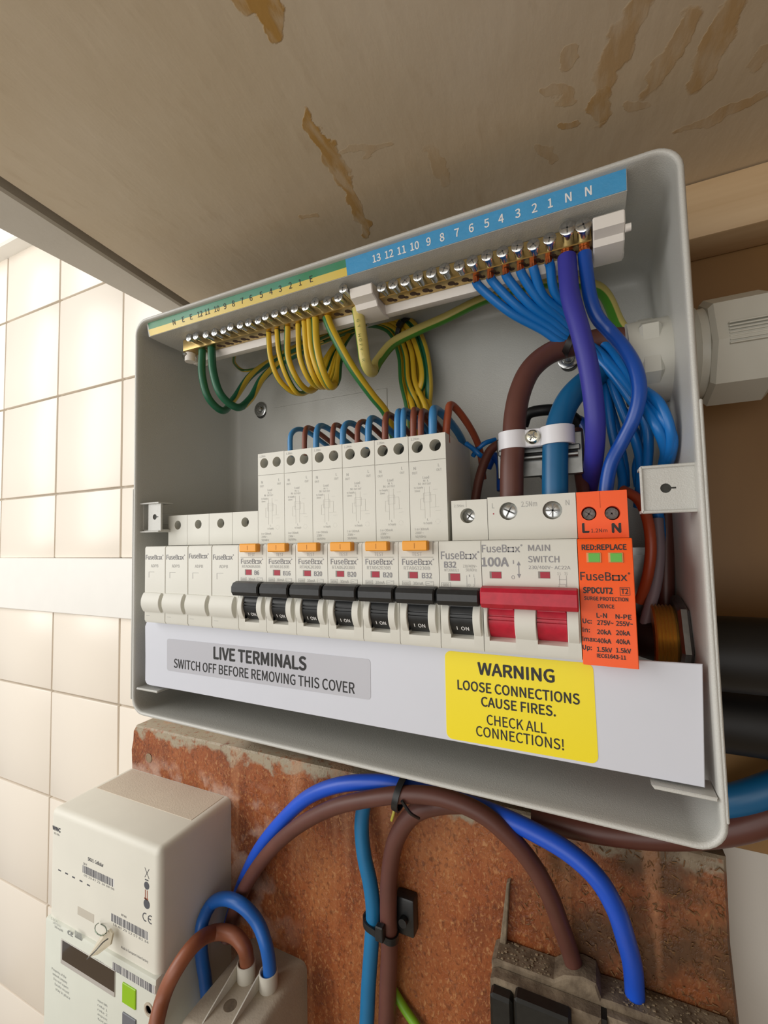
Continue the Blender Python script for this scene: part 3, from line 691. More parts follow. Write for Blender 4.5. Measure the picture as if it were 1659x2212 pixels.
# blanks --------------------------------------------------------------------------------
names = [('blank way at the far left end of the row', 0), ('blank way, second from the left end of the row', 1), ('blank way, third from the left end of the row', 2), ('blank way touching the first black lever', 3)]
for lab, k in names:
    x0, x1 = MX[k] + .12, MX[k + 1] - .12; X = lambda a: x0 + a
    t = thing('blank_module', 'cream white plastic ' + lab, 'blank module', ((x0 + x1) / 2, 30, 0), 'blank modules at the left of the row')
    mb = MB(); mb.prism(face_poly(22.4), x0, x1, 'x', b=.25)
    s0 = x0 + (.9 if k == 0 else .0)
    shoulder(mb, s0, x1, 40.8, [((s0 + x1) / 2 + .1, 34.9)], r=2.7, depth=6, yb=55); mb.build('body', M_dev, t)
    dark_disc(t, ((s0 + x1) / 2 + .1, SH + 5.2, 34.9), 2.7)
    mb = MB(); mb.prism(arcpts(5.6, -9.4, 8.4, 40, -40, 14) + [(2, -15), (2, -4)], x0 + .3, x1 - 2.0, 'x', b=.2); mb.build('grip', M_dev, t)
    mp = MB(); brand(mp, x0 + .9, x0 + 15.2, 15.0 if k != 2 else 15.6, 2.6); mp.build('lettering', M_devprint, t, smooth=0)
    mp = MB(); put(mp, 'ADPB', (x0 + 5.2, 0, 10.5), (x0 + 11.2, 0, 10.5), 1.7)
    lineseg(mp, x0 + 3.6, 4.6, x0 + 3.6, 7.8, 0, .28); lineseg(mp, x0 + 3.6, 7.8, x0 + 8.0, 7.8, 0, .2); lineseg(mp, x0 + 1.5, -17.1, x0 + 4.5, -17.1, 0, .15)
    mp.build('fine_print', M_devfaint, t, smooth=0)
# RCBOs ----------------------------------------------------------------------------------
RC = [(4, 'B6', 'RTA060630B', 'marked B6, the leftmost with an amber button'), (5, 'B16', 'RTA061630B', 'marked B16, second with an amber button'), (6, 'B20', 'RTA062030B', 'marked B20, leftmost of the three marked so'),
      (7, 'B20', 'RTA062030B', 'marked B20, middle one of the three marked so'), (8, 'B20', 'RTA062030B', 'marked B20, rightmost of the three marked so'), (9, 'B32', 'RTA063230B', 'marked B32 with an amber test button')]
for k, rate, code, lab in RC:
    x0, x1 = MX[k] + .12, MX[k + 1] - .12; w = x1 - x0; f = w / 17.8
    t = thing('tall_breaker', 'tall white breaker with black lever, ' + lab, 'circuit breaker', ((x0 + x1) / 2, 30, 0), 'tall breakers with amber test buttons')
    X = lambda a: x0 + a * f
    mb = MB(); recessed_face(mb, x0, x1, [(X(4.0), X(13.2))])
    dz = (9 - k) * .12
    hs = [(X(4.3), 66.2 + dz), (X(12.9), 66.2 + dz)]
    shoulder(mb, x0, x1, 71.6 + dz, hs, r=2.75, depth=9); mb.build('body', M_dev, t)
    for h in hs: dark_disc(t, (h[0], SH + 8.2, h[1]), 2.75)
    mb = MB(); lineseg(mb, x0 + .1, 59.6 + dz, x1 - .1, 59.6 + dz, SH, .22, .04); mb.build('seam', mat('seam shade', '#8F8D86', .8), t, smooth=0)
    mb = MB(); cheek(mb, X(1.0), X(4.0)); cheek(mb, X(13.3), X(16.6)); mb.build('rocker_cheeks', M_dev, t)
    rocker(X(4.1), X(13.1), M_black, t); lever(X(.25), X(17.3), M_black, t)
    mb = MB(); mb.box(X(2.9), X(14.0), -3.0, .4, 18.9, 23.1, b=.4); bt = mb.build('test_button', M_amber, t)
    mb = MB(); mb.box(X(8.3), X(8.55), -3.08, -2.9, 19.9, 22.1); mb.build('button_notch', mat('amber groove', '#B87714', .5), bt, smooth=0)
    mb = MB(); mb.box(X(15.2), X(15.9), -.05, .3, 17.4, 22.7); mb.box(X(1.2), X(15.6), -.05, .2, 16.0, 16.2); mb.build('button_recess', mat('recess edge', '#A6A39A', .7), t, smooth=0)
    window(None, t, X(4.2), X(8.5), 7.3, 9.9)
    mp = MB(); brand(mp, X(1.6), X(15.8), 12.9, 2.5)
    put(mp, rate, (X(10.4), 0, 7.4), (X(10.4 + (4.3 if len(rate) > 2 else 2.9)), 0, 7.4), 2.1, bold=.06); mp.build('lettering', M_devprint, t, smooth=0)
    mp = MB(); put(mp, code, (X(2.3), 0, 10.8), (X(14.0), 0, 10.8), 1.45); put(mp, 'TEST', (X(6.1), 0, 16.7), (X(10.6), 0, 16.7), 1.45)
    put(mp, '30mA', (X(6.3), 0, 4.5), (X(10.9), 0, 4.5), 1.3); put(mp, '6000', (X(1.9), 0, 4.6), (X(4.6), 0, 4.6), 1.0)
    for a, b_, c, d in ((1.5, 4.4, 5.0, 4.4), (1.5, 6.0, 5.0, 6.0), (1.5, 4.4, 1.5, 6.0), (5, 4.4, 5, 6), (12, 4.4, 15.4, 4.4), (12, 6, 15.4, 6), (12, 4.4, 12, 6), (15.4, 4.4, 15.4, 6), (12.4, 5.2, 13.6, 5.2), (13.9, 5.6, 15, 5.6)):
        lineseg(mp, X(a), b_, X(c), d, 0, .13)
    # wiring diagram and ratings on the tall upper half
    Y = SH
    put(mp, '1.2Nm', (X(1.2), Y, 69.5 + dz), (X(5.2), Y, 69.5 + dz), 1.1)
    put(mp, 'N', (X(2.2), Y, 55.6), (X(3.3), Y, 55.6), 1.4); put(mp, 'OUT', (X(1.4), Y, 53.6), (X(4.0), Y, 53.6), 1.1); put(mp, 'L', (X(14.0), Y, 56.3), (X(14.8), Y, 56.3), 1.4); put(mp, 'OUT', (X(13.2), Y, 54.3), (X(15.6), Y, 54.3), 1.1)
    put(mp, 'Load', (X(6.6), Y, 51.2), (X(9.6), Y, 51.2), 1.2); put(mp, 'N  L', (X(6.8), Y, 49.8), (X(9.4), Y, 49.8), .9); put(mp, 'OUT OUT', (X(6.2), Y, 48.4), (X(10.4), Y, 48.4), .9)
    put(mp, 'N', (X(4.3), Y, 48.4), (X(5.3), Y, 48.4), 1.1); put(mp, 'to Supply', (X(2.2), Y, 46.8), (X(6.6), Y, 46.8), .9); put(mp, '10mm', (X(2.4), Y, 45.3), (X(5.0), Y, 45.3), .9)
    put(mp, 'L', (X(8.2), Y, 32.0), (X(8.9), Y, 32.0), 1.0); put(mp, 'to Supply', (X(6.4), Y, 30.4), (X(10.6), Y, 30.4), .95)
    put(mp, 'I n=30mA', (X(2.2), Y, 27.6), (X(8.8), Y, 27.6), 1.1); put(mp, '230V ~', (X(2.2), Y, 25.9 + .0), (X(6.4), Y, 25.9), 1.1); put(mp, '50/60Hz', (X(2.2), Y, 24.2), (X(7.4), Y, 24.2), 1.1)
    mp.build('fine_print', M_devfaint, t, smooth=0)
    mp = MB()
    for a, b_, c, d in ((7.2, 33, 7.2, 47.5), (9.6, 33.5, 9.6, 47.5), (5.2, 42, 7.2, 42), (5.2, 37, 5.2, 42), (5.2, 37, 7.2, 37), (7.2, 43.6, 12.4, 43.6), (12.4, 38, 12.4, 43.6), (9.6, 38, 14, 38), (6.6, 40.4, 10.2, 40.4), (6.6, 44.6, 10.2, 44.6), (6.6, 40.4, 6.6, 44.6), (10.2, 40.4, 10.2, 44.6), (11.4, 46, 13.4, 46), (12.2, 36.4, 14.6, 36.4)):
        lineseg(mp, X(a), b_, X(c), d, SH, .1)
    for i in range(10):
        a = 2 * math.pi * i / 10; lineseg(mp, X(13.2) + 1.1 * math.cos(a) - .15, 31.4 + 1.1 * math.sin(a), X(13.2) + 1.1 * math.cos(a) + .15, 31.4 + 1.1 * math.sin(a), SH, .12)
    mp.build('wiring_diagram', mat('faintest print', '#BDBCB6', .6), t, smooth=0)
# MCB ------------------------------------------------------------------------------------
k = 10; x0, x1 = MX[k] + .12, MX[k + 1] - .12; X = lambda a: x0 + a
t = thing('circuit_breaker', 'short white breaker marked B32 with black lever and one screw, left of the red switch', 'circuit breaker', ((x0 + x1) / 2, 30, 0))
mb = MB(); recessed_face(mb, x0, x1, [(X(4.2), X(13.6))])
hc = P(1010, 1114, y=SH); s0 = x0 + 1.6; shoulder(mb, s0, x1, 40.3, [(hc.x, hc.z)], r=3.3, depth=6); mb.build('body', M_dev, t)
screw_in(t, (hc.x, SH + 4.5, hc.z), 3.2)
mb = MB(); lineseg(mb, hc.x - .5, 37.2, hc.x - .5, 40.2, SH, .15, .05); put(mb, '2.5Nm', (s0 + 1.2, SH, 37.4), (s0 + 5.6, SH, 37.4), 1.1); mb.build('fine_print', M_devfaint, t, smooth=0)
mb = MB(); cheek(mb, X(1.0), X(4.1)); cheek(mb, X(13.7), X(16.8)); mb.build('rocker_cheeks', M_dev, t)
rocker(X(4.3), X(13.5), M_black, t); lever(X(.1), X(17.2), M_black, t)
window(None, t, X(3.9), X(8.6), 6.6, 9.5)
mp = MB(); a = P(951, 1206, y=0); brand(mp, X(.9), X(16.6), 15.3, 3.1); T(mp, 'B32', 960, 1226, 985, 1226, 12.5, bold=.1); mp.build('lettering', M_devprint, t, smooth=0)
mp = MB(); T(mp, 'MT206B321', 960, 1234.5, 991, 1234.5, 6); T(mp, '230/400V~', 1000, 1226, 1030, 1226, 6); T(mp, '50/60Hz', 1006, 1234, 1030, 1234, 6)
T(mp, '6000', 957, 1266, 970, 1266, 6); T(mp, 'I', 1013, 1246, 1015, 1246, 5); T(mp, '1', 1022, 1246, 1025, 1246, 5); T(mp, 'O', 1011, 1267, 1016, 1267, 6); T(mp, '2', 1022, 1267, 1026, 1267, 5)
for (u0, v0, u1, v1) in ((1008, 1243, 1008, 1268), (1025, 1248, 1025, 1262), (954, 1258, 973, 1258), (954, 1268, 973, 1268), (954, 1258, 954, 1268), (973, 1258, 973, 1268)):
    p, q = P(u0, v0, y=0), P(u1, v1, y=0); lineseg(mp, p.x, p.z, q.x, q.z, 0, .15)
mp.build('fine_print', M_devfaint, t, smooth=0)
# main switch ------------------------------------------------------------------------------
x0, x1 = MX[11] + .12, MX[13] - .12
t = thing('main_switch', 'double-width white main switch with one long red lever', 'main switch', ((x0 + x1) / 2, 30, 0))
r0, r1, r2, r3 = [P(u, 1330, y=1.0).x for u in (1057, 1113, 1160, 1225)]
mb = MB(); recessed_face(mb, x0, x1, [(r0, r1), (r2, r3)])
h1, h2 = P(1098, 1104, y=SH), P(1193, 1102, y=SH); shoulder(mb, x0, x1, 40.9, [(h1.x, h1.z), (h2.x, h2.z)], r=3.75, depth=6); mb.build('body', M_dev, t)
for h in (h1, h2): screw_in(t, (h.x, SH + 2.6, h.z), 3.65)
mb = MB(); cheek(mb, x0 + .6, r0 - .1); cheek(mb, r1 + .1, r2 - .1); cheek(mb, r3 + .1, x1 - .4); mb.build('rocker_cheeks', M_dev, t)
rocker(r0 + .1, r1 - .1, M_red, t, False); rocker(r2 + .1, r3 - .1, M_red, t, False)
mb = MB(); LV = [(1.6, 4.4), (-2.6, 5.2), (-5.4, 4.6), (-6.6, 3.2), (-6.6, -1.2), (-5.2, -2.8), (-2.6, -3.4), (1.6, -2.0)]
mb.prism(LV, x0 + .25, x1 - .3, 'x', b=.35); mb.box(r0 + .5, r1 - .5, -1, 4, -4, 3); mb.box(r2 + .5, r3 - .5, -1, 4, -4, 3); mb.build('lever', M_red, t, smooth=25)
for (a, b) in ((1058, 1083), (1163, 1188)):
    p, q = P(a, 1235, y=0), P(b, 1249, y=0); window(None, t, p.x, q.x, q.z, p.z)
mp = MB(); p, q = P(1041, 1193, y=0), P(1128, 1193, y=0); brand(mp, p.x, q.x, p.z, 2.9)
T(mp, '100A', 1041, 1223, 1098, 1223, 18, bold=.16); T(mp, 'MAIN', 1141, 1190, 1188, 1190, 13, bold=.04); T(mp, 'SWITCH', 1141, 1214.5, 1208, 1214.5, 13, bold=.04); T(mp, '230/400V~ AC22A', 1142, 1229, 1232, 1230, 7)
T(mp, 'I', 1108, 1218, 1110, 1218, 8); T(mp, 'O', 1105, 1251, 1112, 1251, 8)
p, q = P(1120, 1212, y=0), P(1120, 1249, y=0); lineseg(mp, p.x, p.z - 1, q.x, q.z + 1, 0, .35)
for zz, s in ((p.z, -1), (q.z, 1)): mp.add([(p.x, -.08, zz), (p.x - .7, -.08, zz + s * 1.6), (p.x + .7, -.08, zz + s * 1.6)], [(0, 1, 2)])
mp.build('lettering', M_devprint, t, smooth=0)
mp = MB(); T(mp, 'L', 1063, 1098, 1068, 1098, 11, y=SH); T(mp, '2.5Nm', 1126, 1094, 1160, 1094, 11, y=SH); T(mp, 'N', 1222, 1091, 1230, 1091, 11, y=SH)
T(mp, '1 L', 1204, 1242, 1212, 1242, 6); T(mp, '3 L', 1219, 1242, 1227, 1242, 6); T(mp, '2', 1206, 1268, 1209, 1268, 6); T(mp, '4', 1221, 1268, 1225, 1268, 6)
for (u0, v0, u1, v1) in ((1208, 1243, 1208, 1262), (1223, 1243, 1223, 1262), (1208, 1252, 1223, 1252), (1208, 1262, 1223, 1262)):
    p, q = P(u0, v0, y=0), P(u1, v1, y=0); lineseg(mp, p.x, p.z, q.x, q.z, 0, .18)
mp.build('fine_print', M_devfaint, t, smooth=0)
mb = MB(); p = P(1066, 1110, y=SH); mb.cyl((p.x, SH - .1, p.z), (p.x, SH + .2, p.z), .3, n=8); mb.build('red_dot', M_redflag, t)
# SPD --------------------------------------------------------------------------------------
x0, x1 = MX[13] + .1, MX[14]
t = thing('surge_protector', 'bright orange module with two green windows at the right end of the row', 'surge protector', ((x0 + x1) / 2, 30, 0))
mb = MB(); fp = [(0.6, 22.6), (SH + .4, 22.6), (58, 23), (58, -44), (SH, -44), (SH, -21.9), (2.2, -21.9), (1.6, -22.2), (0, -22.2), (0, 21.7)]
mb.prism(fp, x0, x1, 'x', b=.2)
h1, h2 = P(1272, 1109, y=SH), P(1323, 1108, y=SH); shoulder(mb, x0, x1 + .2, 40.9, [(h1.x, h1.z), (h2.x, h2.z)], r=2.75, depth=7, yb=56); mb.build('body', M_orange, t)
for h in (h1, h2): screw_in(t, (h.x, SH + 6.4, h.z), 2.7, m=mat('dull screw', '#6E6C68', .4, 1., var=.5, vscale=900))
mb = MB(); lineseg(mb, (h1.x + h2.x) / 2, 34.4, (h1.x + h2.x) / 2, 40.8, SH, .18, .04); mb.build('seam', mat('orange seam', '#B8430E', .6), t, smooth=0)
for (a, b) in ((1266, 1300), (1313, 1348)):
    p, q = P(a, 1193, y=0), P(b, 1216, y=0)
    mb = MB(); mb.box(p.x, q.x, -.3, .2, q.z, p.z, b=.25); fr = mb.build('window_bezel', mat('clear bezel', '#D98A50', .25), t)
    mb = MB(); mb.box(p.x + .7, q.x - .5, -.42, 0, q.z + .35, p.z - .35, b=.1); mb.build('green_flag', M_green, fr)
mp = MB(); T(mp, 'RED:REPLACE', 1257, 1187, 1353, 1188, 11, bold=.09); p, q = P(1254, 1253, y=0), P(1361, 1253, y=0); brand(mp, p.x, q.x, p.z, 2.9)
T(mp, 'SPDCUT2', 1260, 1281, 1323, 1282, 12, bold=.12); T(mp, 'T2', 1342, 1283, 1357, 1283, 11, bold=.06); T(mp, 'SURGE PROTECTION', 1262, 1296, 1357, 1299, 7.5, bold=.05); T(mp, 'DEVICE', 1292, 1313, 1327, 1314, 7.5, bold=.05)
for (u0, v0, u1, v1) in ((1339, 1269, 1360, 1269), (1339, 1286, 1360, 1286), (1339, 1269, 1339, 1286), (1360, 1269, 1360, 1286)):
    p, q = P(u0, v0, y=0), P(u1, v1, y=0); lineseg(mp, p.x, p.z, q.x, q.z, 0, .16)
for s, a, b, v in (('L-N', 1289, 1311, 1334), ('N-PE', 1330, 1364, 1337), ('Uc:', 1259, 1278, 1346), ('275V~', 1290, 1325, 1350), ('255V~', 1331, 1367, 1352), ('In:', 1259, 1274, 1365), ('20kA', 1290, 1320, 1370), ('20kA', 1331, 1361, 1372), ('Imax:', 1259, 1289, 1385), ('40kA', 1290, 1320, 1389), ('40kA', 1331, 1361, 1391), ('Up:', 1259, 1278, 1403), ('1.5kV', 1290, 1322, 1408), ('1.5kV', 1331, 1363, 1410), ('IEC61643-11', 1290, 1352, 1422)):
    T(mp, s, a, v, b, v + .5, 9.5 if s != 'IEC61643-11' else 8, bold=.06)
T(mp, 'L', 1259, 1150, 1272, 1150, 19, y=SH, bold=.2); T(mp, '1.2Nm', 1277, 1150, 1312, 1150, 8, y=SH); T(mp, 'N', 1323, 1150, 1341, 1150, 19, y=SH, bold=.2)
mp.build('lettering', M_blackprint, t, smooth=0)

# ------------------------------------------------------------------ lower cover plate and stickers
cv = thing('terminal_cover', 'plain white metal cover plate below the row of breakers', 'cover plate', (130, 8, -42))
M_cover = mat('white cover plate', '#D3D6E0', .38, var=.015)
CT = lambda x: -22.1 + max(0, (x - 250)) * .11
mb = MB()
ctl, ctr, cbr, cbl = P(313, 1347, y=6), P(1518, 1434, y=6), P(1522.5, 1702, y=6), P(313, 1478, y=6)
poly = [(ctl.x + 1.5, -22.2), (249.2, -22.1), (249.3, -20.6), (ctr.x, -20.2), (cbr.x + .1, cbr.z), (cbl.x + 2, cbl.z + .1), (cbl.x + .4, cbl.z + 1.4), (ctl.x, -25)]
mb.prism(poly, 6, 7.0, 'y', b=.25); mb.box(cbl.x + 3, cbr.x - 3, 6.2, 13, cbl.z - .2, cbl.z + .8, b=.2); mb.box(ctl.x, ctl.x + 1, 6.4, 20, -57, -24, b=.2); mb.build('plate', M_cover, cv)
def rrect(pts, rad, n=5):
    out = []
    for i in range(4):
        p = Vector(pts[i]); a = (Vector(pts[i - 1]) - p).normalized(); b = (Vector(pts[(i + 1) % 4]) - p).normalized(); A, B = p + a * rad, p + b * rad; c = p + (a + b) * rad
        for k in range(n + 1):
            t = k / n * math.pi / 2; out.append(tuple(c + (A - c) * math.cos(t) + (B - c) * math.sin(t)))
    return out
def sticker(name, m, corners, rad, y, parent, th=.12, rough=None):
    pts = [(P(u, v, y=y).x, P(u, v, y=y).z) for u, v in corners]; mb = MB(); mb.prism(rrect(pts, rad), y - th, y + .1, 'y'); return mb.build(name, m, parent, smooth=0)
st = sticker('live_terminals_label', mat('silver grey label', '#BDBEC6', .3), [(361, 1379), (800, 1424), (801, 1512), (361, 1448)], 1.6, 6, cv)
mp = MB(); T(mp, 'LIVE TERMINALS', 462, 1426, 661, 1444, 25, y=5.88, bold=.28)
T(mp, 'SWITCH OFF BEFORE REMOVING THIS COVER', 376, 1443, 766, 1497, 19, y=5.88, bold=.06)
mp.build('lettering', M_blackprint, st, smooth=0)
st = sticker('warning_sticker', mat('warning yellow', '#F6E100', .38), [(961, 1405), (1281, 1433), (1293, 1651), (965, 1594)], 2.6, 6, cv)
mp = MB()
for s, u0, v0, u1, v1, h, b in (('WARNING', 1033, 1459, 1197, 1471, 25, .2), ('LOOSE CONNECTIONS', 989, 1491, 1252, 1519, 20, .1), ('CAUSE FIRES.', 1040, 1527, 1200, 1545, 20, .1), ('CHECK ALL', 1052, 1569, 1180, 1580, 21, .04), ('CONNECTIONS!', 1029, 1592, 1218, 1617, 21, .04)):
    T(mp, s, u0, v0, u1, v1, h, y=5.88, bold=b)
mp.build('lettering', M_blackprint, st, smooth=0)

# ------------------------------------------------------------------ cable glands, conduits
gl = thing('cable_gland', 'large grey-white plastic cable gland in the right side of the fuse box', 'cable gland', (285, 47, 100))
G = (0, 49, 100)
mb = MB(); GY, GZ = 47., 99.
n = 12
def hexpr(mb, x0, x1, r, n=8, b=.8, rot=.2):
    mb.prism([(GY + r * math.cos(2 * math.pi * i / n + rot), GZ + r * math.sin(2 * math.pi * i / n + rot)) for i in range(n)], x0, x1, 'x', b=b)
hexpr(mb, 258, 266, 20.3, 6, 1.2, .5); mb.build('lock_nut', M_greyglass, gl, smooth=25)
mb = MB(); mb.lathe([(0, 15), (0, 18), (16, 18), (16, 15), (0, 15)], (254, GY, GZ), (1, 0, 0), 36); mb.build('threaded_neck', M_greyglass, gl)
mb = MB(); pr = [(272.3, 20), (272.3, 21)]
mb.lathe([(0, 16), (0, 18.6), (2.0, 19.2), (2.4, 18.2), (4.6, 19.4), (5, 18.2), (6.6, 19.2), (7.0, 18.0), (10.6, 18.4), (10.6, 14)], (271.8, GY, GZ), (1, 0, 0), 40); mb.build('washer', M_greyglass, gl)
mb = MB(); hexpr(mb, 281.5, 303, 21.9, 8, 1.6, .12)
hexpr(mb, 303, 307, 20.5, 8, 1.6, .12); mb.lathe([(0, 19.5), (6, 17.5), (9, 13), (9, 9)], (307, GY, GZ), (1, 0, 0), 30); mb.build('cap_nut', M_greyglass, gl, smooth=25)
mb = MB()
for i in range(7): mb.box(286.5, 301.5, GY - 21.9, GY - 19, GZ - 1 - i * 1.3 + 4, GZ - .4 - i * 1.3 + 4, b=.12)
mb.build('grip_ribs', M_greyglass, gl)
# brass bush with locknut low in the right side
bu = thing('brass_bush', 'brass threaded bush and steel locknut low in the right side of the fuse box', 'conduit bush', (262, 42, -18))
by, bz_ = 42., -18.5
prof = []
for i in range(6): prof += [(i * 1.3, 11.9), (i * 1.3 + .65, 12.8)]
mb = MB(); mb.lathe([(0, 9.5)] + prof + [(8.2, 11.9), (8.2, 9.5), (0, 9.5)], (257.6, by, bz_), (1, 0, 0), 40); mb.build('threaded_bush', M_goldbrass, bu)
mb = MB(); mb.prism([(by + 17 * math.cos(math.pi / 3 * i + .2), bz_ + 17 * math.sin(math.pi / 3 * i + .2)) for i in range(6)], 265.6, 269.6, 'x', b=1.0); mb.build('lock_nut', M_galv, bu, smooth=25)
o = tube('conduit', [(271, 42, -24), (300, 42, -24), (360, 42, -23), (519, 44, -22)], 14.5, M_rubber, n=32, step=10, label='upper of two thick black conduits leaving the right side of the box', cat='conduit')
mb = MB()
o = tube('conduit', [(273, 70, -58), (285, 70, -58), (300, 70, -58)], 15, M_rubber, n=32, step=4, label='lower, shorter black conduit elbow beside the right side of the box', cat='conduit')
k2 = MB(); k2.lathe([(0, 15), (.1, 16), (8, 16), (9, 15), (15, 11), (16, 4), (16, .01)], (300, 70, -58), (1, 0, 0), 28); k2.build('end_cap', M_rubber, o)

# ------------------------------------------------------------------ wiring in the box
def wire(name, pts, r, m, label, cat='wire', group=None, n=12, phase=0., twist=0., turn=None):
    o = tube(name, pts, r, m, n=n, step=1.6, phase=phase, twist=twist, label=label, cat=cat, group=group, lock=name == 'earth_wire', turn=turn)
    return o
def copper(o, p, r):
    mb = MB()
    for i in range(6):
        a = i * math.pi / 3; d = Vector((math.cos(a), math.sin(a), 0)) * r * .5
        mb.cyl(Vector(p) + d + Vector((0, 0, .6)), Vector(p) + d * 1.1 + Vector((.2, 0, -2.4)), r * .42, n=6)
    mb.build('copper_strands', M_copper, o)
# loops above the tall breakers
LOOPS = [('blue', 627, 973, 652, 928, 1.35), ('brown', 657.5, 971, 671, 925, 1.4), ('blue', 683, 967, 699, 921, 1.6), ('brown', 718, 963, 731, 919, 1.35), ('blue', 741, 960, 760, 915, 1.6), ('brown', 772, 956, 789, 912, 1.4),
         ('blue', 796, 955, 809, 905, 1.7), ('brown', 832, 948, 843, 897, 1.6), ('blue', 858, 946, 867, 890, 1.5), ('blue', 871, 945, 879, 888, 1.5), ('brown', 893, 941, 900, 887, 1.6), ('brown', 909, 940, 918, 890, 1.5), ('blue', 935, 937, 943, 885, 2.0)]
ords = {'blue': ['leftmost blue wire arching over the tall breakers', 'second blue wire arch from the left over the tall breakers', 'third blue wire arch from the left, bright wall behind it', 'fourth blue wire arch, left of the end of the diagonal earth wire',
                 'left one of the two touching light blue wire arches', 'right one of the two touching light blue wire arches', 'thick blue wire arch beside the red-brown one at the right end'],
        'brown': ['leftmost brown wire arching over the tall breakers', 'second brown wire arch from the left over the tall breakers', 'third brown wire arch from the left over the tall breakers', 'brown wire arch where the diagonal earth wire ends',
                  'left one of the two touching brown wire arches', 'right one of the two touching brown wire arches']}
cnt = {'blue': 0, 'brown': 0}
M_lblue_w = mat('loop blue insulation', '#3E86BE', .38, var=.08); M_lbrown = mat('loop brown insulation', '#7E4432', .42, var=.08)
for i, (c, u, v, pu, pv, r) in enumerate(LOOPS):
    b_ = P(u, v, z=72.0); yb = max(17.5, min(b_.y, 27)); bx = P(u, v, y=yb).x
    pk = P(pu, pv, y=yb + 11); lab = ords[c][cnt[c]]; cnt[c] += 1
    ex = pk.x + 2.2 + (1.0 if c == 'blue' else 0)
    wire('looped_wire', [(bx, yb, 69), (bx, yb, 72.5), (bx + .2, yb + .6, pk.z - 5), (pk.x, yb + 10, pk.z), (ex, yb + 25, pk.z - 4), (ex + 1, 63.5, 74), (ex + 1, 66, 60)], r, M_lblue_w if c == 'blue' else M_lbrown, lab, group='wire loops over the tall breakers')
q = P(972, 937, y=24); pk = P(974, 877, y=30)
wire('looped_wire', [(177, 22, 68), (177, 22, 73), (178.0, 22.5, pk.z - 6), (pk.x + .6, 28, pk.z), (182.2, 40, pk.z - 6), (185, 56, 70), (185, 62, 55)], 1.8, mat('red brown insulation', '#9A4A2E', .4), 'red-brown wire looping over the right end of the tall breakers', group='wire loops over the tall breakers')
# earth wires -------------------------------------------------------------
end = [(P(a, b, y=c)) for a, b, c in ((880, 885, 68), (893, 885, 66), (905, 885, 70), (912, 885, 72), (921, 885, 68), (930, 885, 73), (886, 885, 75), (899, 885, 76), (925, 885, 76))]
def coil_path(i, dy):
    e = end[i]; o = (i - 4) * 6.0; dy += (i % 2) * 6 - 3
    mids = [(770 + o, 722 - i * 4, 74 + dy), (815 + o, 703 - i * 3, 77 + dy), (862 + o, 715 - i * 2.5, 78 + dy), (888 + o * 1.1, 765 - i * 2.5, 76 + dy), (897 + o * 1.25, 825, 73 + dy)]
    return [P(a, b, y=min(c, 80.5)) for a, b, c in mids] + [e, Vector((e.x + .5, max(e.y, 69), 78)), Vector((e.x + .5, max(e.y, 70), 60))]
E_paths = [('leftmost of the yellow-green loops under the left brass bar', [(580, 722, 24), (585, 775, 25), (602, 819, 30), (627, 844, 38), (652, 850, 48), (675, 835, 58), (700, 780, 66)], 1.55),
           ('second yellow-green loop from the left under the left brass bar', [(598.5, 713, 24), (604, 766, 25), (621, 816, 30), (640, 846, 37), (658, 849, 47), (680, 830, 58), (708, 775, 67)], 1.55),
           ('third yellow-green loop from the left under the left brass bar', [(621, 710, 24), (623, 775, 26), (643, 822, 31), (664, 843, 40), (682, 838, 50), (702, 800, 60), (722, 755, 68)], 1.8),
           ('fourth yellow-green loop from the left under the left brass bar', [(644, 699, 24), (649, 775, 26), (668, 819, 32), (690, 836, 42), (708, 820, 54), (730, 760, 67)], 1.6),
           ('fifth yellow-green loop from the left under the left brass bar', [(657, 696, 23), (665, 775, 25), (681, 819, 30), (698, 836, 40), (716, 820, 52), (736, 755, 67)], 1.6),
           ('sixth yellow-green loop, just left of the frontmost one', [(668, 695, 22.5), (674, 760, 24), (690, 808, 28), (708, 836, 38), (724, 820, 50), (742, 745, 66)], 1.7),
           ('frontmost wide yellow loop under the left brass bar', [(681, 690, 22.5), (684, 744, 23), (696, 797, 26), (714, 834, 33), (728, 822, 42), (733, 782, 50), (745, 738, 60)], 2.1)]
random.seed(9)
for i, (lab, pth, r) in enumerate(E_paths):
    a = px(pth); a[0] = Vector((a[0].x, a[0].y, 145.2)); a = a + coil_path(i, 0)
    wire('earth_wire', a, r, M_earth, lab, group='yellow-green wires looping from the left bar', phase=(.46, 0., .5, .06, .42, 0., .48)[i], turn=(90, 130, random.uniform(-.06, .5)))
gpaths = [('outer thick green earth wire hooping down from the left end of the bar', [(437, 757, 24), (437, 812, 24), (452, 862, 28), (480, 887, 38), (505, 862, 52), (542, 811, 64), (590, 778, 72), (660, 742, 77)], 2.3, 7),
          ('inner thick green earth wire hooping down from the left end of the bar', [(457, 752, 24), (461, 805, 24), (479, 855, 28), (512, 880, 38), (540, 862, 50), (567, 817, 60), (600, 788, 68), (665, 752, 75)], 2.4, 8)]
for lab, pth, r, i in gpaths:
    a = px(pth); a[0] = Vector((a[0].x, a[0].y, 145.2)); a = a + coil_path(i, 2)[0:]
    wire('earth_wire', a, r, M_earthg, lab, n=14, turn=(60, 100, .42))
wire('earth_wire', px([(506, 765, 79), (507, 785, 79), (525, 800, 80), (560, 795, 81), (620, 765, 83), (700, 735, 85)]), 1.2, M_earthc, 'thin yellow-green wire end curling against the back wall, upper left', phase=.3)
o = wire('earth_wire', [Vector((P(706, 693, y=24).x, 24, 144.5))] + px([(712, 703, 24), (729, 738, 25), (761, 795, 30), (804, 855, 40), (832, 890, 48), (845, 925, 55)]) + [Vector((138, 64, 66))], 2.5, M_earth, 'thick earth wire running diagonally down from the left bar to the breakers', phase=.57, n=16)
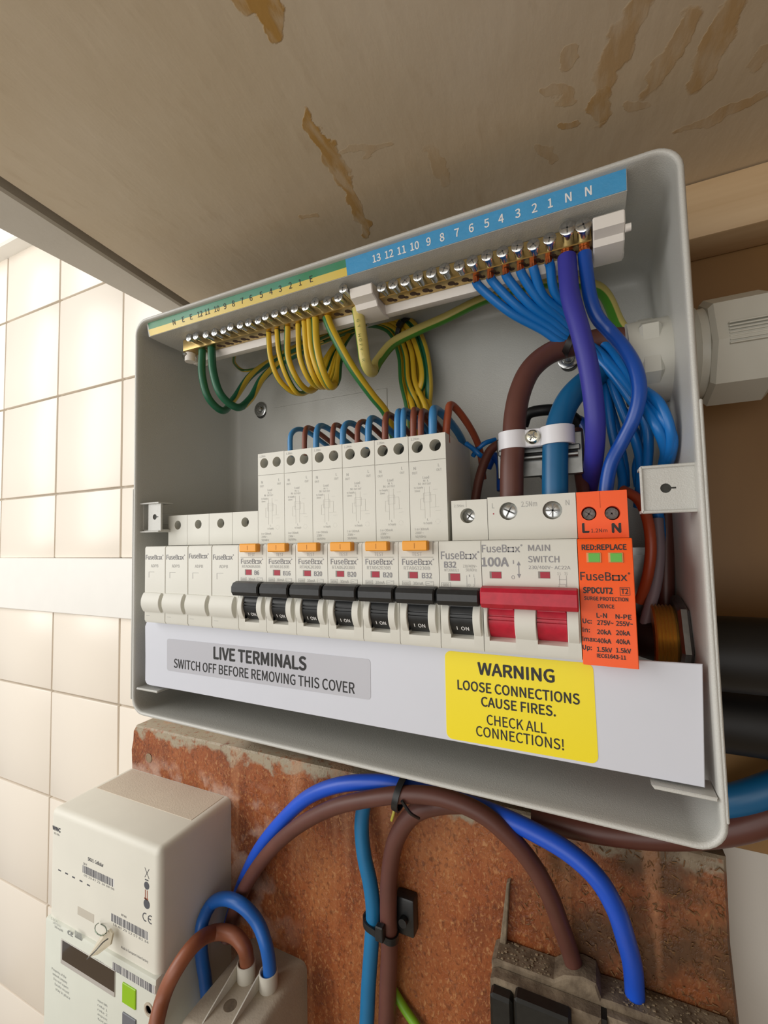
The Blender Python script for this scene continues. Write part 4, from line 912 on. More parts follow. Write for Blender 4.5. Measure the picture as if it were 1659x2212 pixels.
copper(o, (P(706, 693, y=24).x, 24, 144.4), 2.0)
o = wire('earth_wire', [Vector((P(772, 662, y=24).x, 24, 144.8))] + px([(776, 690, 24), (783, 740, 24), (790, 785, 26), (802, 803, 33), (817, 780, 44), (850, 741, 55), (903, 713, 62), (960, 688, 66), (1050, 645, 70), (1180, 610, 72), (1290, 622, 70), (1340, 705, 60), (1378, 745, 52)]), 3.0, M_earthp, 'thickest pale yellow-green wire bending in a V right of the left bar', n=18, turn=(36, 50, .12))
# printed characters down the pale wire
mp = MB(); mp2 = MB()
for s, u, v in (('G', 771, 690), ('Y', 773, 702), ('H', 774, 722), ('0', 776, 732), ('7', 777, 742), ('V', 779, 752), ('-', 781, 762), ('R', 783, 776)):
    c = P(u, v, y=20.8); put(mp, s, (c.x - .2, c.y, c.z), (c.x - .2 + .15, c.y, c.z - 1.5), 1.5, up=(1, 0, .1), nrm=(0, -1, 0), off=.12)
mp.build('lettering', mat('olive print', '#6C7A3A', .6), o, smooth=0)
# extra strands of the coil behind the bar
for i, lab in ((0, 'upper strand of the coiled earth bundle behind the left bar'), (5, 'lower strand of the coiled earth bundle behind the left bar')):
    wire('earth_wire', px([(640, 760, 80), (700, 728 + i * 2, 82), (760, 705 + i * 2, 83)]) + coil_path(i, 6)[1:], 1.5, M_earthc, lab, phase=.2)
def tie(name, c, axis, r, w, label, m=M_black, cat='cable tie', box=True, tail=None, squash=1.):
    t = thing(name, label, cat, c); mb = MB(); mb.lathe([(-w / 2, r), (-w / 2, r + 1), (w / 2, r + 1), (w / 2, r), (-w / 2, r)], c, axis, 28); mb.build('band', m, t)
    if box:
        d = Vector(axis).normalized(); s = d.cross(Vector((0, -1, 0))).normalized(); f = s.cross(d).normalized(); f = -f if f.y > 0 else f
        mb = MB(); p = Vector(c) + f * (r + 1.4)
        M = Matrix((s, f, d)).transposed().to_4x4(); M.translation = p
        bm = bmesh.new(); bmesh.ops.create_cube(bm, size=1)
        for v in bm.verts: v.co = Vector((v.co.x * w * 1.3, v.co.y * 3.0, v.co.z * w * 1.15))
        bmesh.ops.bevel(bm, geom=bm.edges[:], offset=.4, segments=1, affect='EDGES'); mb.bm(bm, M); mb.build('lock_head', m, t)
    if tail: tube('tail', tail, .9, m, t, n=6)
    return t
c = P(874, 712, y=78); tie('cable_tie', tuple(c), (1, 0, -.75), 6.5, 3, 'black cable tie round the coiled earth wires', box=True)
# blue neutrals ------------------------------------------------------------
NB = [(1028, 609, 1220, 742), (1059, 600, 1224, 733), (1092, 593, 1230, 724), (1123.6, 586, 1236, 714), (1151, 580, 1242, 705), (1185, 567, 1250, 697)]
outs = [[(1301, 742, 48), (1346, 790, 38), (1377, 833, 31), (1422, 869, 25), (1446, 926, 25), (1446, 971, 30), (1436, 1010, 42)],
        [(1289, 757, 46), (1346, 818, 36), (1386, 872, 29), (1420, 926, 25), (1437, 971, 31), (1432, 1010, 44)],
        [(1289, 770, 44), (1331, 818, 42), (1362, 862, 42), (1395, 911, 42), (1401, 956, 44), (1398, 1010, 50)],
        [(1285, 770, 50), (1310, 797, 48), (1330, 851, 46), (1352, 905, 46), (1374, 956, 48), (1384, 1010, 54)],
        [(1288, 780, 54), (1301, 809, 52), (1312, 866, 50), (1321, 926, 50), (1333, 980, 52), (1345, 1040, 60)],
        [(1290, 750, 52), (1340, 795, 44), (1392, 850, 33), (1428, 900, 25), (1452, 945, 27), (1448, 985, 33), (1440, 1012, 46)]]
nl = ['first blue neutral wire from the left on the right bar', 'second blue neutral wire from the left on the right bar', 'third blue neutral wire from the left on the right bar', 'fourth blue neutral wire from the left on the right bar', 'fifth blue neutral wire from the left on the right bar', 'sixth thin blue neutral wire, next to the thick violet-blue one']
for i, ((u, v, bu_, bv), ot) in enumerate(zip(NB, outs)):
    s = P(u, v - 6, y=24); k = i
    pts = [Vector((s.x, 24, 142.8))] + px([(u + 3, v + 5, 25), (u * .62 + bu_ * .38 - (2 if i < 4 else 12), v * .55 + bv * .45 + 4, 32), (u * .25 + bu_ * .75, v * .22 + bv * .78, 40), (bu_, bv, 45)]) + px([(1256, (bv + 738) / 2, 47)]) + px(ot) + [P(ot[-1][0] - 6, 1095, y=62)]
    o = wire('neutral_wire', pts, 2.05, M_blue, nl[i], group='light blue wires from the right bar')
    copper(o, (s.x, 24, 144.3), 1.6)
for i, (lab, pts) in enumerate([('blue wire strand hanging left of the crossing dark blue wire', [(1262, 770, 60), (1300, 830, 58), (1322, 890, 56), (1338, 950, 58), (1350, 1010, 62), (1352, 1050, 66)]), ('lowest blue strand, seen just above the right fixing lug', [(1268, 780, 62), (1330, 860, 58), (1366, 920, 56), (1384, 960, 56), (1374, 1010, 60), (1378, 1050, 64)]), ('blue strand just left of the right fixing lug', [(1380, 880, 54), (1392, 930, 52), (1386, 970, 54), (1402, 1010, 60)])]):
    wire('neutral_wire', px(pts), 1.8, M_blue, lab)
s = P(1224, 548, y=24)
o = wire('neutral_tail', [Vector((s.x, 24, 142.6))] + px([(1226, 580, 23), (1232, 640, 20), (1253, 715, 18), (1271, 791, 18), (1282, 866, 19), (1286, 926, 22), (1283, 985, 30), (1276, 1030, 44), (1266, 1085, 58)]), 3.85, M_purple, 'thick violet-blue wire dropping from the marked N end of the bar', n=22)
copper(o, (s.x, 24, 144.2), 2.6)
s = P(1262, 538, y=24)
o = wire('neutral_tail', [Vector((s.x, 24, 142.6))] + px([(1266, 580, 24), (1276, 646, 24), (1291, 686, 25), (1319, 718, 27), (1352, 758, 24), (1374, 800, 21), (1381, 848, 20), (1370, 900, 21), (1345, 952, 24), (1319, 1004, 25), (1309, 1062, 26)]) + [Vector((P(1309, 1066, y=26).x, 26, 38))], 2.75, M_dblue, 'thick dark blue wire curving from the bar end to the orange module', n=20)
copper(o, (s.x, 24, 144.2), 2.3)
c = P(1232, 742, y=46); tie('tape_wrap', tuple(c), (1, .1, -.55), 5.2, 3.0, 'black tie round the blue wires, left of the violet-blue wire', m=M_tape, box=False)
# main tails ----------------------------------------------------------------
a = px([(1104, 1066, 26), (1106, 1000, 27), (1110, 950, 29), (1112, 905, 32), (1122, 851, 36), (1145, 800, 41), (1181, 767, 45), (1223, 750, 48)]) + px([(1301, 734, 50), (1362, 733, 48), (1392, 733, 47)]); a[0].z = 38
wire('supply_tail', a, 5.1, M_cbrown, 'thick brown tail curving from the main switch to the gland', 'cable', n=26)
a = px([(1198, 1066, 26), (1199, 1000, 27), (1201, 950, 28), (1212, 900, 31), (1230, 862, 35), (1257, 833, 40), (1301, 803, 48), (1350, 785, 52), (1392, 775, 50)]); a[0].z = 38
wire('supply_tail', a, 5.3, M_teal, 'thick teal-blue tail curving from the main switch to the gland', 'cable', n=26)
cc = thing('cable_clamp', 'white nylon strap clamp with a screw across the two thick tails', 'cable clamp', (215, 24, 68))
cb, ct2 = P(1110, 941, y=29.5), P(1203, 941, y=28.5)
zt, zb = P(1150, 913, y=20).z, P(1150, 966, y=20).z; zc = (zt + zb) / 2
def strap():
    mb = MB(); outer = []
    L, R_ = cb, ct2; r1, r2 = 6.9, 7.2
    up_ = []
    for i in range(13): t = math.pi * (1.0 - i / 12) ; up_.append((L.x + r1 * math.cos(t), L.y - r1 * math.sin(t)))
    mid = (L.x + R_.x) / 2
    for i in range(13): t = math.pi * (1.0 - i / 12); up_.append((R_.x + r2 * math.cos(t), R_.y - r2 * math.sin(t)))
    # keep the valley between the humps shallow
    up_ = [(x, min(y, L.y - 2.0) if L.x + 3 < x < R_.x - 3 else y) for x, y in up_]
    n = len(up_); vs = []
    for (x, y) in up_:
        vs.append((x, y))
    nrm = []
    for i in range(n):
        a = Vector(vs[max(i - 1, 0)]); b = Vector(vs[min(i + 1, n - 1)]); d = (b - a).normalized(); nrm.append(Vector((-d.y, d.x)))
    inner = [tuple(Vector(v) + (nn if nn.y > 0 or True else nn) * (1.3)) for v, nn in zip(vs, nrm)]
    k = len(mb.v)
    for z in (zc - 3.9, zc + 3.9): mb.v += [(x, y, z) for x, y in vs] + [(x, y, z) for x, y in inner]
    N2 = 2 * n
    for i in range(n - 1):
        mb.f += [(k + i, k + i + 1, k + N2 + i + 1, k + N2 + i), (k + n + i, k + n + i + 1, k + N2 + n + i + 1, k + N2 + n + i), (k + i, k + i + 1, k + n + i + 1, k + n + i), (k + N2 + i, k + N2 + i + 1, k + N2 + n + i + 1, k + N2 + n + i)]
    return mb
M_nylon = mat('nylon', '#DCDCE2', .4)
strap().build('strap', M_nylon, cc)
mb = MB(); mb.box(cb.x - 8, ct2.x + 9, 33.5, 36, zc - 5.5, zc - 3, b=.4); mb.cyl((cb.x - 7, 34, zc - 7.2), (ct2.x + 8, 34, zc - 7.2), 1.5, n=14); mb.box(cb.x - 9, ct2.x + 10, 36, 39, zc - 16, zc + 3, b=.5); mb.build('clamp_bar', M_galv, cc)
mx = (cb.x + ct2.x) / 2 - .6; mb = MB(); mb.box(mx - 3.4, mx + 3.4, 25.2, 27, zc - 3.9, zc + 3.9, b=.4); mb.cyl((mx, 27, zc), (mx, 36, zc), 1.6, n=12); mb.build('strap_bridge', M_nylon, cc)
mb = MB(); mb.lathe([(0, 3.3), (.7, 3.2), (1.9, 2.3), (2.2, .01)], (mx, 25.4, zc + .2), (0, -1, 0), 22); sc = mb.build('clamp_screw', mat('nickel screw', '#D8D6C4', .22, 1.), cc)
mb = MB(); cross(mb, (mx, 23.3, zc + .2), (0, -1, 0), 2.0, w=.3, rot=.5); cross(mb, (mx, 23.3, zc + .2), (0, -1, 0), 1.3, w=.2, rot=1.2); mb.build('cross_slot', M_slot, sc)
# clamp feet reach the rail bracket
mb = MB(); mb.box(cb.x + 9, ct2.x - 9, 39, 88, zc - 15, zc - 5, b=.5); mb.build('clamp_bracket', M_galv, cc)
# darker wires tucked behind
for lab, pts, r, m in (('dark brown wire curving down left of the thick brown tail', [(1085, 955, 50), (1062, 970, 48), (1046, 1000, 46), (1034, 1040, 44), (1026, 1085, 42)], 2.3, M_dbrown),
                       ('black cable arching behind the two thick tails', [(1130, 920, 60), (1140, 895, 58), (1175, 886, 58), (1220, 890, 62), (1250, 915, 66), (1258, 960, 70)], 2.8, M_rubber),
                       ('brown wire rising behind the thick teal tail, left of the orange module', [(1246, 930, 56), (1250, 990, 50), (1257, 1040, 44), (1262, 1075, 40)], 2.8, M_dbrown),
                       ('thin blue wire twisting beside the tall breaker at right', [(1008, 958, 52), (1020, 968, 50), (1036, 982, 50), (1040, 985, 52)], 1.3, M_blue),
                       ('thin blue wire lifting toward the clamp from the tall breakers', [(1022, 985, 56), (1032, 970, 54), (1048, 957, 54), (1070, 950, 58)], 1.3, M_blue),
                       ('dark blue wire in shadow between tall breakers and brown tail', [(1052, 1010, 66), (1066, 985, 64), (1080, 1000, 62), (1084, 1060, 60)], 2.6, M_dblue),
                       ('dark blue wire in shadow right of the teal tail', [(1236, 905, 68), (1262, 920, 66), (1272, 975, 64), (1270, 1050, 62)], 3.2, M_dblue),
                       ('red-brown wire bowing out right of the orange module', [(1345, 1058, 52), (1378, 1078, 46), (1398, 1120, 42), (1406, 1180, 40), (1400, 1240, 42), (1382, 1300, 48)], 2.2, mat('rust brown insulation', '#963E1E', .4)),
                       ('dull grey wire hanging right of the orange module to the bush', [(1420, 1120, 50), (1424, 1200, 48), (1415, 1270, 46), (1398, 1330, 44), (1392, 1365, 44), (1410, 1395, 46), (1440, 1400, 48)], 2.3, mat('grey sheath', '#77696F', .5)),
                       ('blue wire dropping behind the right fixing lug', [(1402, 1040, 58), (1418, 1090, 54), (1426, 1150, 52), (1424, 1172, 50)], 2.2, M_blue),
                       ('added black cable giving the dark behind the orange module, by the brass bush', [(1452, 1392, 42), (1400, 1380, 46), (1340, 1350, 56), (1290, 1330, 68)], 8.5, M_rubber),  # added cable, its black fills the dark background left of the bush
                       ('added dark brown cable giving the dark strip by the right side wall', [(1440, 1020, 62), (1438, 1150, 61), (1438, 1280, 60), (1440, 1340, 58)], 3.6, M_dbrown)):  # added cable, stands in for the dark upright region beside the wall
    wire('wire', px(pts), r, m, lab)

# ------------------------------------------------------------------ electricity meter
M_meter = mat('meter plastic', '#E2DFD3', .5, var=.03, vscale=40)
M_dust = mat('dusty meter plastic', '#D6CAB8', .8, var=.06, vscale=50, bump=.3, bscale=900)
me_ = thing('electricity_meter', 'cream white electricity meter on the board at lower left, green square on its front', 'meter', (-77, 60, -330))
MYF = 28.
mx0, mx1, mz = -138.0, -21.0, -171.0
def rbox(mb, x0, x1, y0, y1, z0, z1, b, seg=4):
    bm = bmesh.new(); bmesh.ops.create_cube(bm, size=1)
    for v in bm.verts: v.co = Vector(((x0 + x1) / 2 + v.co.x * (x1 - x0), (y0 + y1) / 2 + v.co.y * (y1 - y0), (z0 + z1) / 2 + v.co.z * (z1 - z0)))
    e = [e for e in bm.edges if not (e.verts[0].co.y > y1 - .01 and e.verts[1].co.y > y1 - .01)]
    bmesh.ops.bevel(bm, geom=e, offset=b, segments=seg, affect='EDGES', profile=.5); mb.bm(bm)
mb = MB(); rbox(mb, mx0, mx1, MYF, 90, -420, mz, 4.6); mb.build('housing', M_meter, me_)
mb = MB(); mb.box(mx0 + 6, mx1 - 6, 58, 89, mz - 1, mz + .25, b=.2); mb.build('raised_back', M_dust, me_)
def ppt(u, v, y=MYF): p = P(u, v, y=y); return p.x, p.z
def rect(parent, name, m, tl, bl, right_u, y=MYF, th=.15, b=0.):
    x0, z1 = ppt(*tl, y=y); _, z0 = ppt(*bl, y=y)
    # x where the right edge column meets the row
    lo, hi = x0, x0 + 200
    for _i in range(40):
        mid = (lo + hi) / 2; d = ROT.transposed() @ (Vector((mid, y, (z0 + z1) / 2)) - CAM); u = 829.5 + FOC * d.x / d.y
        if u < right_u: lo = mid
        else: hi = mid
    mb = MB(); mb.box(x0, lo, y - th, y + .2, z0, z1, b=b); return mb.build(name, m, parent, smooth=0), x0, lo, z0, z1
# lower terminal cover, slightly proud
zc_ = ppt(112, 1979)[1]
mb = MB(); rbox(mb, mx0 - .6, mx1 + .3, MYF - 2.2, 70, -421, zc_, 2.2, 2); low = mb.build('terminal_cover', mat('meter cover plastic', '#D9DBCF', .5, var=.03), me_)
YL = MYF - 2.2
M_ink = mat('barcode ink', '#4A4A52', .6)
def barcode(parent, tl, bl, ru, y):
    x0, z1 = ppt(*tl, y=y); _, z0 = ppt(*bl, y=y)
    _o, x0, x1, z0, z1 = rect(parent, 'barcode_base', mat('label white', '#E9E8E4', .45), tl, bl, ru, y=y, th=.05)
    mb = MB(); x = x0 + .4; random.seed(int(x0 * 7) % 97 + 3)
    while x < x1 - .8:
        w = random.choice((.3, .3, .5, .8)); mb.box(x, x + w, y - .1, y, z0, z1); x += w + random.choice((.25, .4, .6))
    mb.build('barcode', M_ink, parent, smooth=0); return x0, x1, z0, z1
b1 = barcode(me_, (178, 1868), (178, 1884), 247, MYF); b2 = barcode(me_, (240, 1972), (240, 1989), 321, MYF); b3 = barcode(low, (243, 2077), (243, 2094), 334, YL)
mp = MB()
def mtext(mb, s, u, v, size, w, y=MYF, bold=0):
    x, z = ppt(u, v, y=y); put(mb, s, (x, y, z), (x + w, y, z), size, bold=bold)
mtext(mp, 'WNC', 114, 1791, 2.6, 9.5, bold=.25); mtext(mp, 'HES 100a', 117, 1801, 1.3, 6.5); mtext(mp, 'SKU1  Cellular', 190, 1858, 2.2, 17, bold=.05); mtext(mp, 'SN 4', 180, 1867, 1.5, 4); mtext(mp, 'MPAN', 262, 1978, 1.4, 5)
for (x0, x1, z0, z1), s in ((b1, '05 23 47 21 10 08 96'), (b2, '18 40 25 12 57 81 34')): put(mp, s, (x0 + 2, MYF, z0 - 2.0), (x1, MYF, z0 - 2.0), 1.3)
mtext(mp, 'Made in European Union factory', 262, 2048, 1.5, 26)
for i, (u, v) in enumerate(((126, 1880), (141, 1887), (156, 1895), (172, 1903), (188, 1912))):
    x, z = ppt(u, v); mp.box(x, x + 3.2, MYF - .1, MYF, z, z + .9)
# marks in the right margin: struck-out bin, discs, CE arcs
x, z = ppt(317, 1886); 
for s in (-1, 1): mp.add([(x - 2 * s, MYF - .1, z - 3), (x - 2 * s + .5, MYF - .1, z - 3), (x + 2 * s + .5, MYF - .1, z + 3), (x + 2 * s, MYF - .1, z + 3)], [(0, 1, 2, 3)])
mp.box(x - 1.6, x + 1.6, MYF - .1, MYF, z - 4.6, z - 3.9)
for (u, v, r) in ((317, 1913, 2.4), (317, 1953, 2.9)):
    x, z = ppt(u, v); mp.add([(x + r * math.cos(math.pi * i / 8), MYF - .1, z + r * math.sin(math.pi * i / 8)) for i in range(16)], [tuple(range(16))])
def cmark(mb, x, z, r, y, flip=False, bar=False, w=.7):
    for i in range(8):
        a0 = math.radians(65 + 230 * i / 8); a1 = math.radians(65 + 230 * (i + 1) / 8)
        mb.add([(x + k * math.cos(a), y - .1, z + k * math.sin(a)) for a, k in ((a0, r), (a1, r), (a1, r - w), (a0, r - w))], [(0, 1, 2, 3)])
    if bar: mb.box(x - r + w, x + .3, y - .1, y, z - w / 2, z + w / 2)
x, z = ppt(314, 1981); cmark(mp, x, z, 2.7, MYF); cmark(mp, x + 5, z, 2.7, MYF, bar=True)
mp.build('lettering', mat('meter print', '#55565C', .6), me_, smooth=0)
mp = MB(); x, z = ppt(316, 1933); mp.box(x - 1.8, x + 1.8, MYF - .1, MYF, z - 3, z - 2); mp.box(x - 1.2, x - .5, MYF - .1, MYF, z - 3, z + 3); mp.box(x + .6, x + 1.3, MYF - .1, MYF, z - 2, z + 3); mp.build('tick_mark', mat('rust ink', '#9A5C48', .6), me_, smooth=0)
rect(me_, 'status_window', mat('clear grey window', '#C9C2B4', .25), (168, 1957), (168, 1975), 203, th=.1)
mp = MB(); mtext(mp, 'CE', 146, 2017, 2.6, 6, y=YL, bold=.2)
x, z = ppt(160, 2019, y=YL)
for i in range(9): mp.box(x + i * .9 + 1, x + i * .9 + 1.4, YL - .1, YL, z - 1.2, z + 3.2)
for i in range(3): mtext(mp, ('5-80 A', '230 V 50 Hz', '1000 imp/kWh')[i], 110 + 4 * i, 1985 + i * 9, 1.4, 8 + i, y=YL)
for i in range(4): mtext(mp, ('single phase', 'two wire', 'class B', 'cat III')[i], 205 + i * 2, 2072 + i * 7, 1.2, 9, y=YL)
for i in range(5): mtext(mp, ('Property of the', 'network company', 'Do not open', 'Seals must', 'stay in place')[i], 112 + i * 2, 2094 + i * 11, 1.6, 17, y=YL)
for i in range(5): mtext(mp, ('import kWh', 'rate 1', 'rate 2', 'export', 'total')[i], 211, 2162 + i * 10, 1.4, 10, y=YL)
mp.build('lettering', mat('pale meter print', '#8F9290', .6), low, smooth=0)
d_, dx0, dx1, dz0, dz1 = rect(low, 'display_frame', mat('display frame', '#B9B4AE', .3), (133, 2027), (133, 2080), 249, y=YL, th=.5, b=.2)
rect(low, 'display', mat('dark display glass', '#3A2F28', .08, coat=.6), (135, 2031), (135, 2073), 247, y=YL - .5, th=.1)
rect(low, 'green_button', mat('lime button', '#93C21A', .4), (266, 2120), (266, 2163), 294.6, y=YL, th=.8, b=.3)
rect(low, 'grey_button', mat('slate button', '#6E7076', .45), (266, 2184), (266, 2230), 294.6, y=YL, th=.8, b=.3)
x, z = ppt(322, 2180, y=YL); mb = MB(); mb.lathe([(0, 4), (.6, 4), (.6, 2.6), (-.4, 2.4), (-.4, .01)], (x, YL, z), (0, -1, 0), 24); mb.build('cover_screw', mat('beige boss', '#B9AE9C', .6), low)
# lead-and-wire seal hanging from the meter
s0 = P(216, 1994, y=24); sl_ = thing('security_seal', 'small clear plastic seal with looped wire hanging on the meter front', 'seal', tuple(s0))
tube('wire_loop', px([(213, 1994, 27), (206, 2000, 23), (206, 2012, 21), (218, 2021, 21), (230, 2015, 22), (228, 2003, 25), (218, 1996, 27.5)]), .32, mat('seal wire', '#6B7668', .3, .8), sl_, n=6)
mb = MB()
q = [P(218, 2020, y=22), P(236, 2008, y=24), P(243, 2018, y=23), P(238, 2042, y=22), P(212, 2062, y=16), P(190, 2068, y=15)]
ctr = sum(q, Vector()) / len(q); k = len(mb.v); mb.v += [tuple(p) for p in q] + [tuple(p + Vector((0, 1.2, 0))) for p in q]; n = len(q)
mb.f += [tuple(range(k, k + n)), tuple(range(k + n, k + 2 * n))] + [(k + i, k + (i + 1) % n, k + n + (i + 1) % n, k + n + i) for i in range(n)]
mb.build('seal_body', mat('clear yellowed plastic', '#D8CDB4', .25, trans=.35), sl_, smooth=0)
tube('wire_tail', px([(233, 2028, 21), (222, 2036, 17), (208, 2052, 14), (188, 2072, 12)]), .4, M_slot, sl_, n=6)

# ------------------------------------------------------------------ two-pole terminal box
M_box = mat('dusty grey plastic', '#B5AA98', .75, var=.12, vscale=45, bump=.3, bscale=700)
tb = thing('terminal_box', 'dusty beige box at the bottom edge, ginger and blue tails in its collars', 'terminal box', (22, 60, -340))
mb = MB(); rbox(mb, -3.5, 47, 27, 90, -420, -265, 5, 4); mb.build('housing', M_box, tb)
M_collar = mat('pale collar', '#CFCBBF', .55)
ca, cb_ = P(532, 2112, z=-265), P(580, 2132, z=-265)
for c in (ca, cb_):
    mb = MB(); mb.lathe([(-1, 5.9), (10.0, 5.9), (10.3, 5.5), (10.0, 4.9), (0, 4.9)], (c.x, c.y, -265.2), (0, 0, 1), 30); mb.build('collar', M_collar, tb)
    mb = MB(); xx = c.x - 5.2; mb.prism([(c.y, -255.6), (c.y - 6, -256.4), (c.y - 33, -265.2), (c.y, -265.2)], xx, xx + .8, 'x'); mb.build('gusset', M_collar, tb)
mb = MB(); q = P(497, 2172, z=-265); mb.lathe([(0, 4.2), (.15, 4.0), (.15, .01)], (q.x, q.y, -265.05), (0, 0, 1), 20); mb.build('moulding_mark', mat('dark dust', '#7E6F5C', .9, var=.4, vscale=300), tb)

# ------------------------------------------------------------------ old cutout fuse, lower right
M_cut = mat('grimy bakelite', '#8A7B66', .85, var=.45, vscale=110, hex2='#5A4C3C', bump=.6, bscale=600)
M_blk = mat('black bakelite', '#1B1C1A', .45, var=.4, vscale=300)
cu = thing('service_cutout', 'old dust-covered service fuse block at the lower right on the board', 'service cutout', (232, 70, -260))
mb = MB()
base = [(177.5, -330), (177.5, -205), (180, -203.2), (209, -203), (214, -199), (223, -196.5), (229, -197.5), (231, -203.5), (237, -203), (284, -203), (285, -205), (285, -330)]
mb.prism(base, 75, 90, 'y', b=1.0); mb.build('base', M_cut, cu)
mb = MB(); mb.prism([(178.2, -330), (178.2, -207.5), (181, -206), (230.6, -206), (230.6, -330)], 67, 76, 'y', b=1.5); mb.build('left_cover', M_cut, cu)
mb = MB(); mb.prism([(233.2, -330), (233.2, -206.2), (284, -206.2), (284, -330)], 70, 76, 'y', b=1.2); mb.build('right_cover', M_cut, cu)
mb = MB(); mb.box(233.6, 285, 64, 71, -330, -216, b=1.5); mb.box(234, 285, 67, 71, -212.5, -210, b=.4); mb.build('rib', M_cut, cu)
p0, p1 = P(1110, 2148, y=61), P(1232, 2180, y=61)
mb = MB(); mb.box(p0.x, p1.x, 60, 68, -330, p0.z - 1, b=1.2); mb.build('fuse_carrier', M_blk, cu)
p2_ = P(1055, 2150, y=61); mb = MB(); mb.box(p2_.x + .5, p0.x - 1.2, 61, 69, -330, p2_.z + 1.0, b=1.4); mb.build('side_clip', M_blk, cu)
mb = MB(); mb.box(230.8, 233.0, 69, 76, -330, -206.4); mb.build('joint', M_blk, cu)
r_ = P(1098, 1905, y=86); mb = MB(); mb.prism([(r_.x - 1, r_.z - 1), (r_.x + .8, r_.z), (183.5, -204), (180, -204)], 86, 90, 'y', b=.5); mb.build('back_rib', M_cut, cu)
mb = MB(); random.seed(4)
for i in range(260):                                               # rubble lying on the block
    x = random.uniform(180, 283); y = random.uniform(76, 88); s = random.uniform(.25, .8)
    if 206 < x < 234: continue
    z = -203.0 + random.uniform(-.2, .2); mb.box(x, x + s * 1.6, y, y + s, z, z + s * .6)
tag(mb.build('plaster_crumbs', mat('crumbs', '#9C8A70', .9, var=.4, vscale=200), cu, smooth=0), kind='stuff')

# ------------------------------------------------------------------ cables below the box
def cable(pts, r, m, lab, cat='cable', group=None, n=24): return tube('power_cable', px(pts), r, m, n=n, step=3, label=lab, cat=cat, group=group)
X16 = lambda u, v: (u, v, P(u, v, x=-15.5).y)
cable([X16(487, 2030), (508, 1955, 85), (530, 1895, 82), (560, 1835, 77), (610, 1772, 73), (670, 1719, 69), (740, 1694, 67), (820, 1690, 67), (870, 1697, 67), (960, 1722, 67), (1050, 1750, 66), (1150, 1795, 64), (1230, 1842, 62), (1290, 1897, 61), (1328, 1960, 62), (1352, 2030, 68), (1366, 2085, 76), (1370, 2125, 82), (1372, 2160, 84)], 4.5, M_tailblue, 'bright blue cable arching under the fuse box down to the old fuse block')
cable([(490, 2030, 70), (508, 1965, 74), (535, 1906, 72), (580, 1842, 68), (640, 1787, 64), (720, 1744, 60), (800, 1725, 58), (880, 1716, 58), (960, 1724, 58), (1040, 1757, 59), (1100, 1807, 61), (1150, 1867, 64), (1185, 1930, 68), (1210, 1995, 75), (1230, 2052, 82), (1240, 2085, 84)], 4.5, M_cbrown, 'brown cable arching under the fuse box down to the old fuse block')
cable([(800, 1690, 80), (786, 1740, 80), (781, 1785, 79), (787, 1850, 78), (799, 1905, 78), (806, 1965, 78), (802, 2045, 78), (796, 2130, 78), (790, 2270, 78)], 4.6, mat('lower teal insulation', '#1B74A8', .4, var=.1), 'teal-blue cable running straight down the middle of the board')
cable([(1010, 1735, 75), (950, 1738, 75), (895, 1757, 76), (857, 1810, 77), (842, 1880, 78), (839, 1960, 78), (841, 2050, 79), (838, 2130, 79), (834, 2270, 79)], 5.2, M_cbrown, 'brown cable bending down the middle of the board beside the teal one')
cable([(582, 2128, cb_.y), (582, 2085, cb_.y), (573, 2035, cb_.y - 1), (556, 1992, 66), (524, 1956, 64), (486, 1941, 64), X16(455, 1955), X16(438, 1990), X16(434, 2035), X16(437, 2075), X16(443, 2112), X16(450, 2180)], 4.2, mat('mid blue insulation', '#1F66BE', .35, var=.12, vscale=50), 'blue cable hooping out of the beside-meter terminal box and behind it')
cable([(532, 2112, ca.y), (533, 2078, ca.y), (527, 2045, ca.y - 3), (505, 2020, 62), (465, 2014, P(465, 2014, x=-6).y), (420, 2040, P(420, 2040, x=-6).y), (382, 2092, P(382, 2092, x=-9).y), (354, 2150, P(354, 2150, x=-14).y), (337, 2215, 19.5), (330, 2280, 18)], 4.6, M_ginger, 'ginger brown cable hooping from the terminal box across the meter front')
cable([(1150, 1765, 80), (1280, 1792, 80), (1400, 1805, 80), (1500, 1803, 78), (1590, 1790, 74), (1680, 1762, 70), (1850, 1700, 62)], 6.0, M_dbrown, 'dark brown cable passing behind the lower right corner of the fuse box')
cable([(1440, 1730, 84), (1520, 1738, 80), (1600, 1725, 74), (1680, 1700, 70), (1850, 1640, 62)], 6.6, M_teal, 'teal cable leaving right behind the lower right corner of the fuse box')
cable([(850, 2140, 86), (878, 2185, 86), (905, 2225, 85), (930, 2280, 85)], 2.6, mat('lime insulation', '#7DB52A', .4), 'green wire poking out beside the brown cable at the bottom edge', 'wire', n=12)
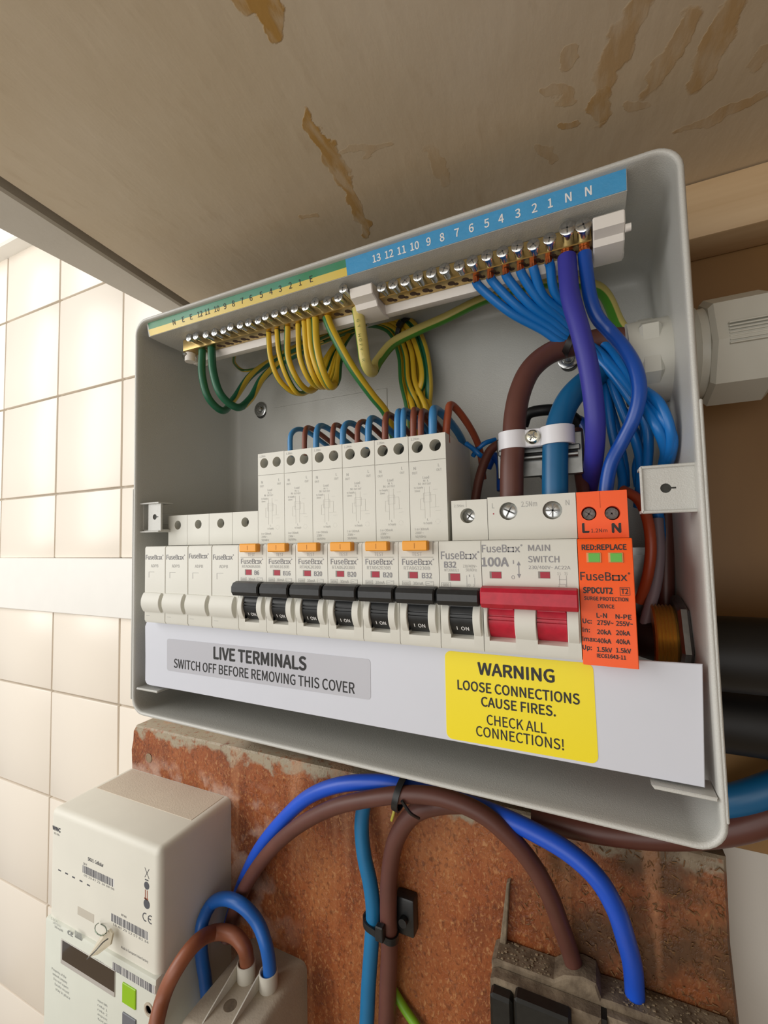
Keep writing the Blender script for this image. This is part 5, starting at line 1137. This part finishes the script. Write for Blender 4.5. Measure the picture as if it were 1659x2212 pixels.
cable([(852, 1748, 86), (850, 1758, 85), (846, 1772, 86)], 1.0, mat('lemon insulation', '#D9CE5A', .4), 'tiny yellow wire end behind the brown cable bend', 'wire', n=8)
c = P(867, 1712, y=62); tie('cable_tie', tuple(c), (1, 0, -.22), 8.8, 3.4, 'black cable tie holding the blue and brown arching cables together', box=False, tail=px([(868, 1730, 52), (885, 1755, 55), (905, 1768, 62)]))
c = P(822, 2003, y=78); t_ = thing('cable_tie', 'black cable tie round the vertical teal and brown cables', 'cable tie', tuple(c))
mb = MB(); A = P(804, 2000, y=78); B_ = P(841, 2010, y=78)
outl = []
for i in range(24):
    a = 2 * math.pi * i / 24; cx_ = A if math.cos(a) < 0 else B_; outl.append((cx_.x + 5.7 * math.cos(a), cx_.y + 5.9 * math.sin(a)))
k = len(mb.v)
for z in (-2, 2): mb.v += [(x, y, c.z + z - (x - c.x) * .25) for x, y in outl]
for z in (-2, 2): mb.v += [(c.x + (x - c.x) * .9, c.y + (y - c.y) * .85, c.z + z - (x - c.x) * .25) for x, y in outl]
for i in range(24):
    j = (i + 1) % 24; mb.f += [(k + i, k + j, k + 24 + j, k + 24 + i), (k + 48 + i, k + 48 + j, k + 72 + j, k + 72 + i), (k + i, k + j, k + 48 + j, k + 48 + i), (k + 24 + i, k + 24 + j, k + 72 + j, k + 72 + i)]
mb.build('band', M_black, t_)
h = P(820, 2010, y=70); mb = MB(); mb.box(h.x - 2.6, h.x + 2.6, 68.6, 73, h.z - 6, h.z + 2.5, b=.6); mb.build('lock_head', M_black, t_)
sd = P(880, 1985, y=84); sc_ = thing('cable_saddle', 'black plastic saddle clip behind the vertical brown cable', 'cable clip', (sd.x, 88, sd.z))
mb = MB(); mb.box(sd.x - 8, sd.x + 5, 82, 90.2, sd.z - 9, sd.z + 13, b=1.5, seg=2); mb.build('clip_body', M_black, sc_)
mb = MB(); mb.cyl((sd.x - 1, 78.5, sd.z + 1), (sd.x - 1, 83, sd.z + 1), 2.6, n=14); mb.build('clip_pin', M_black, sc_)
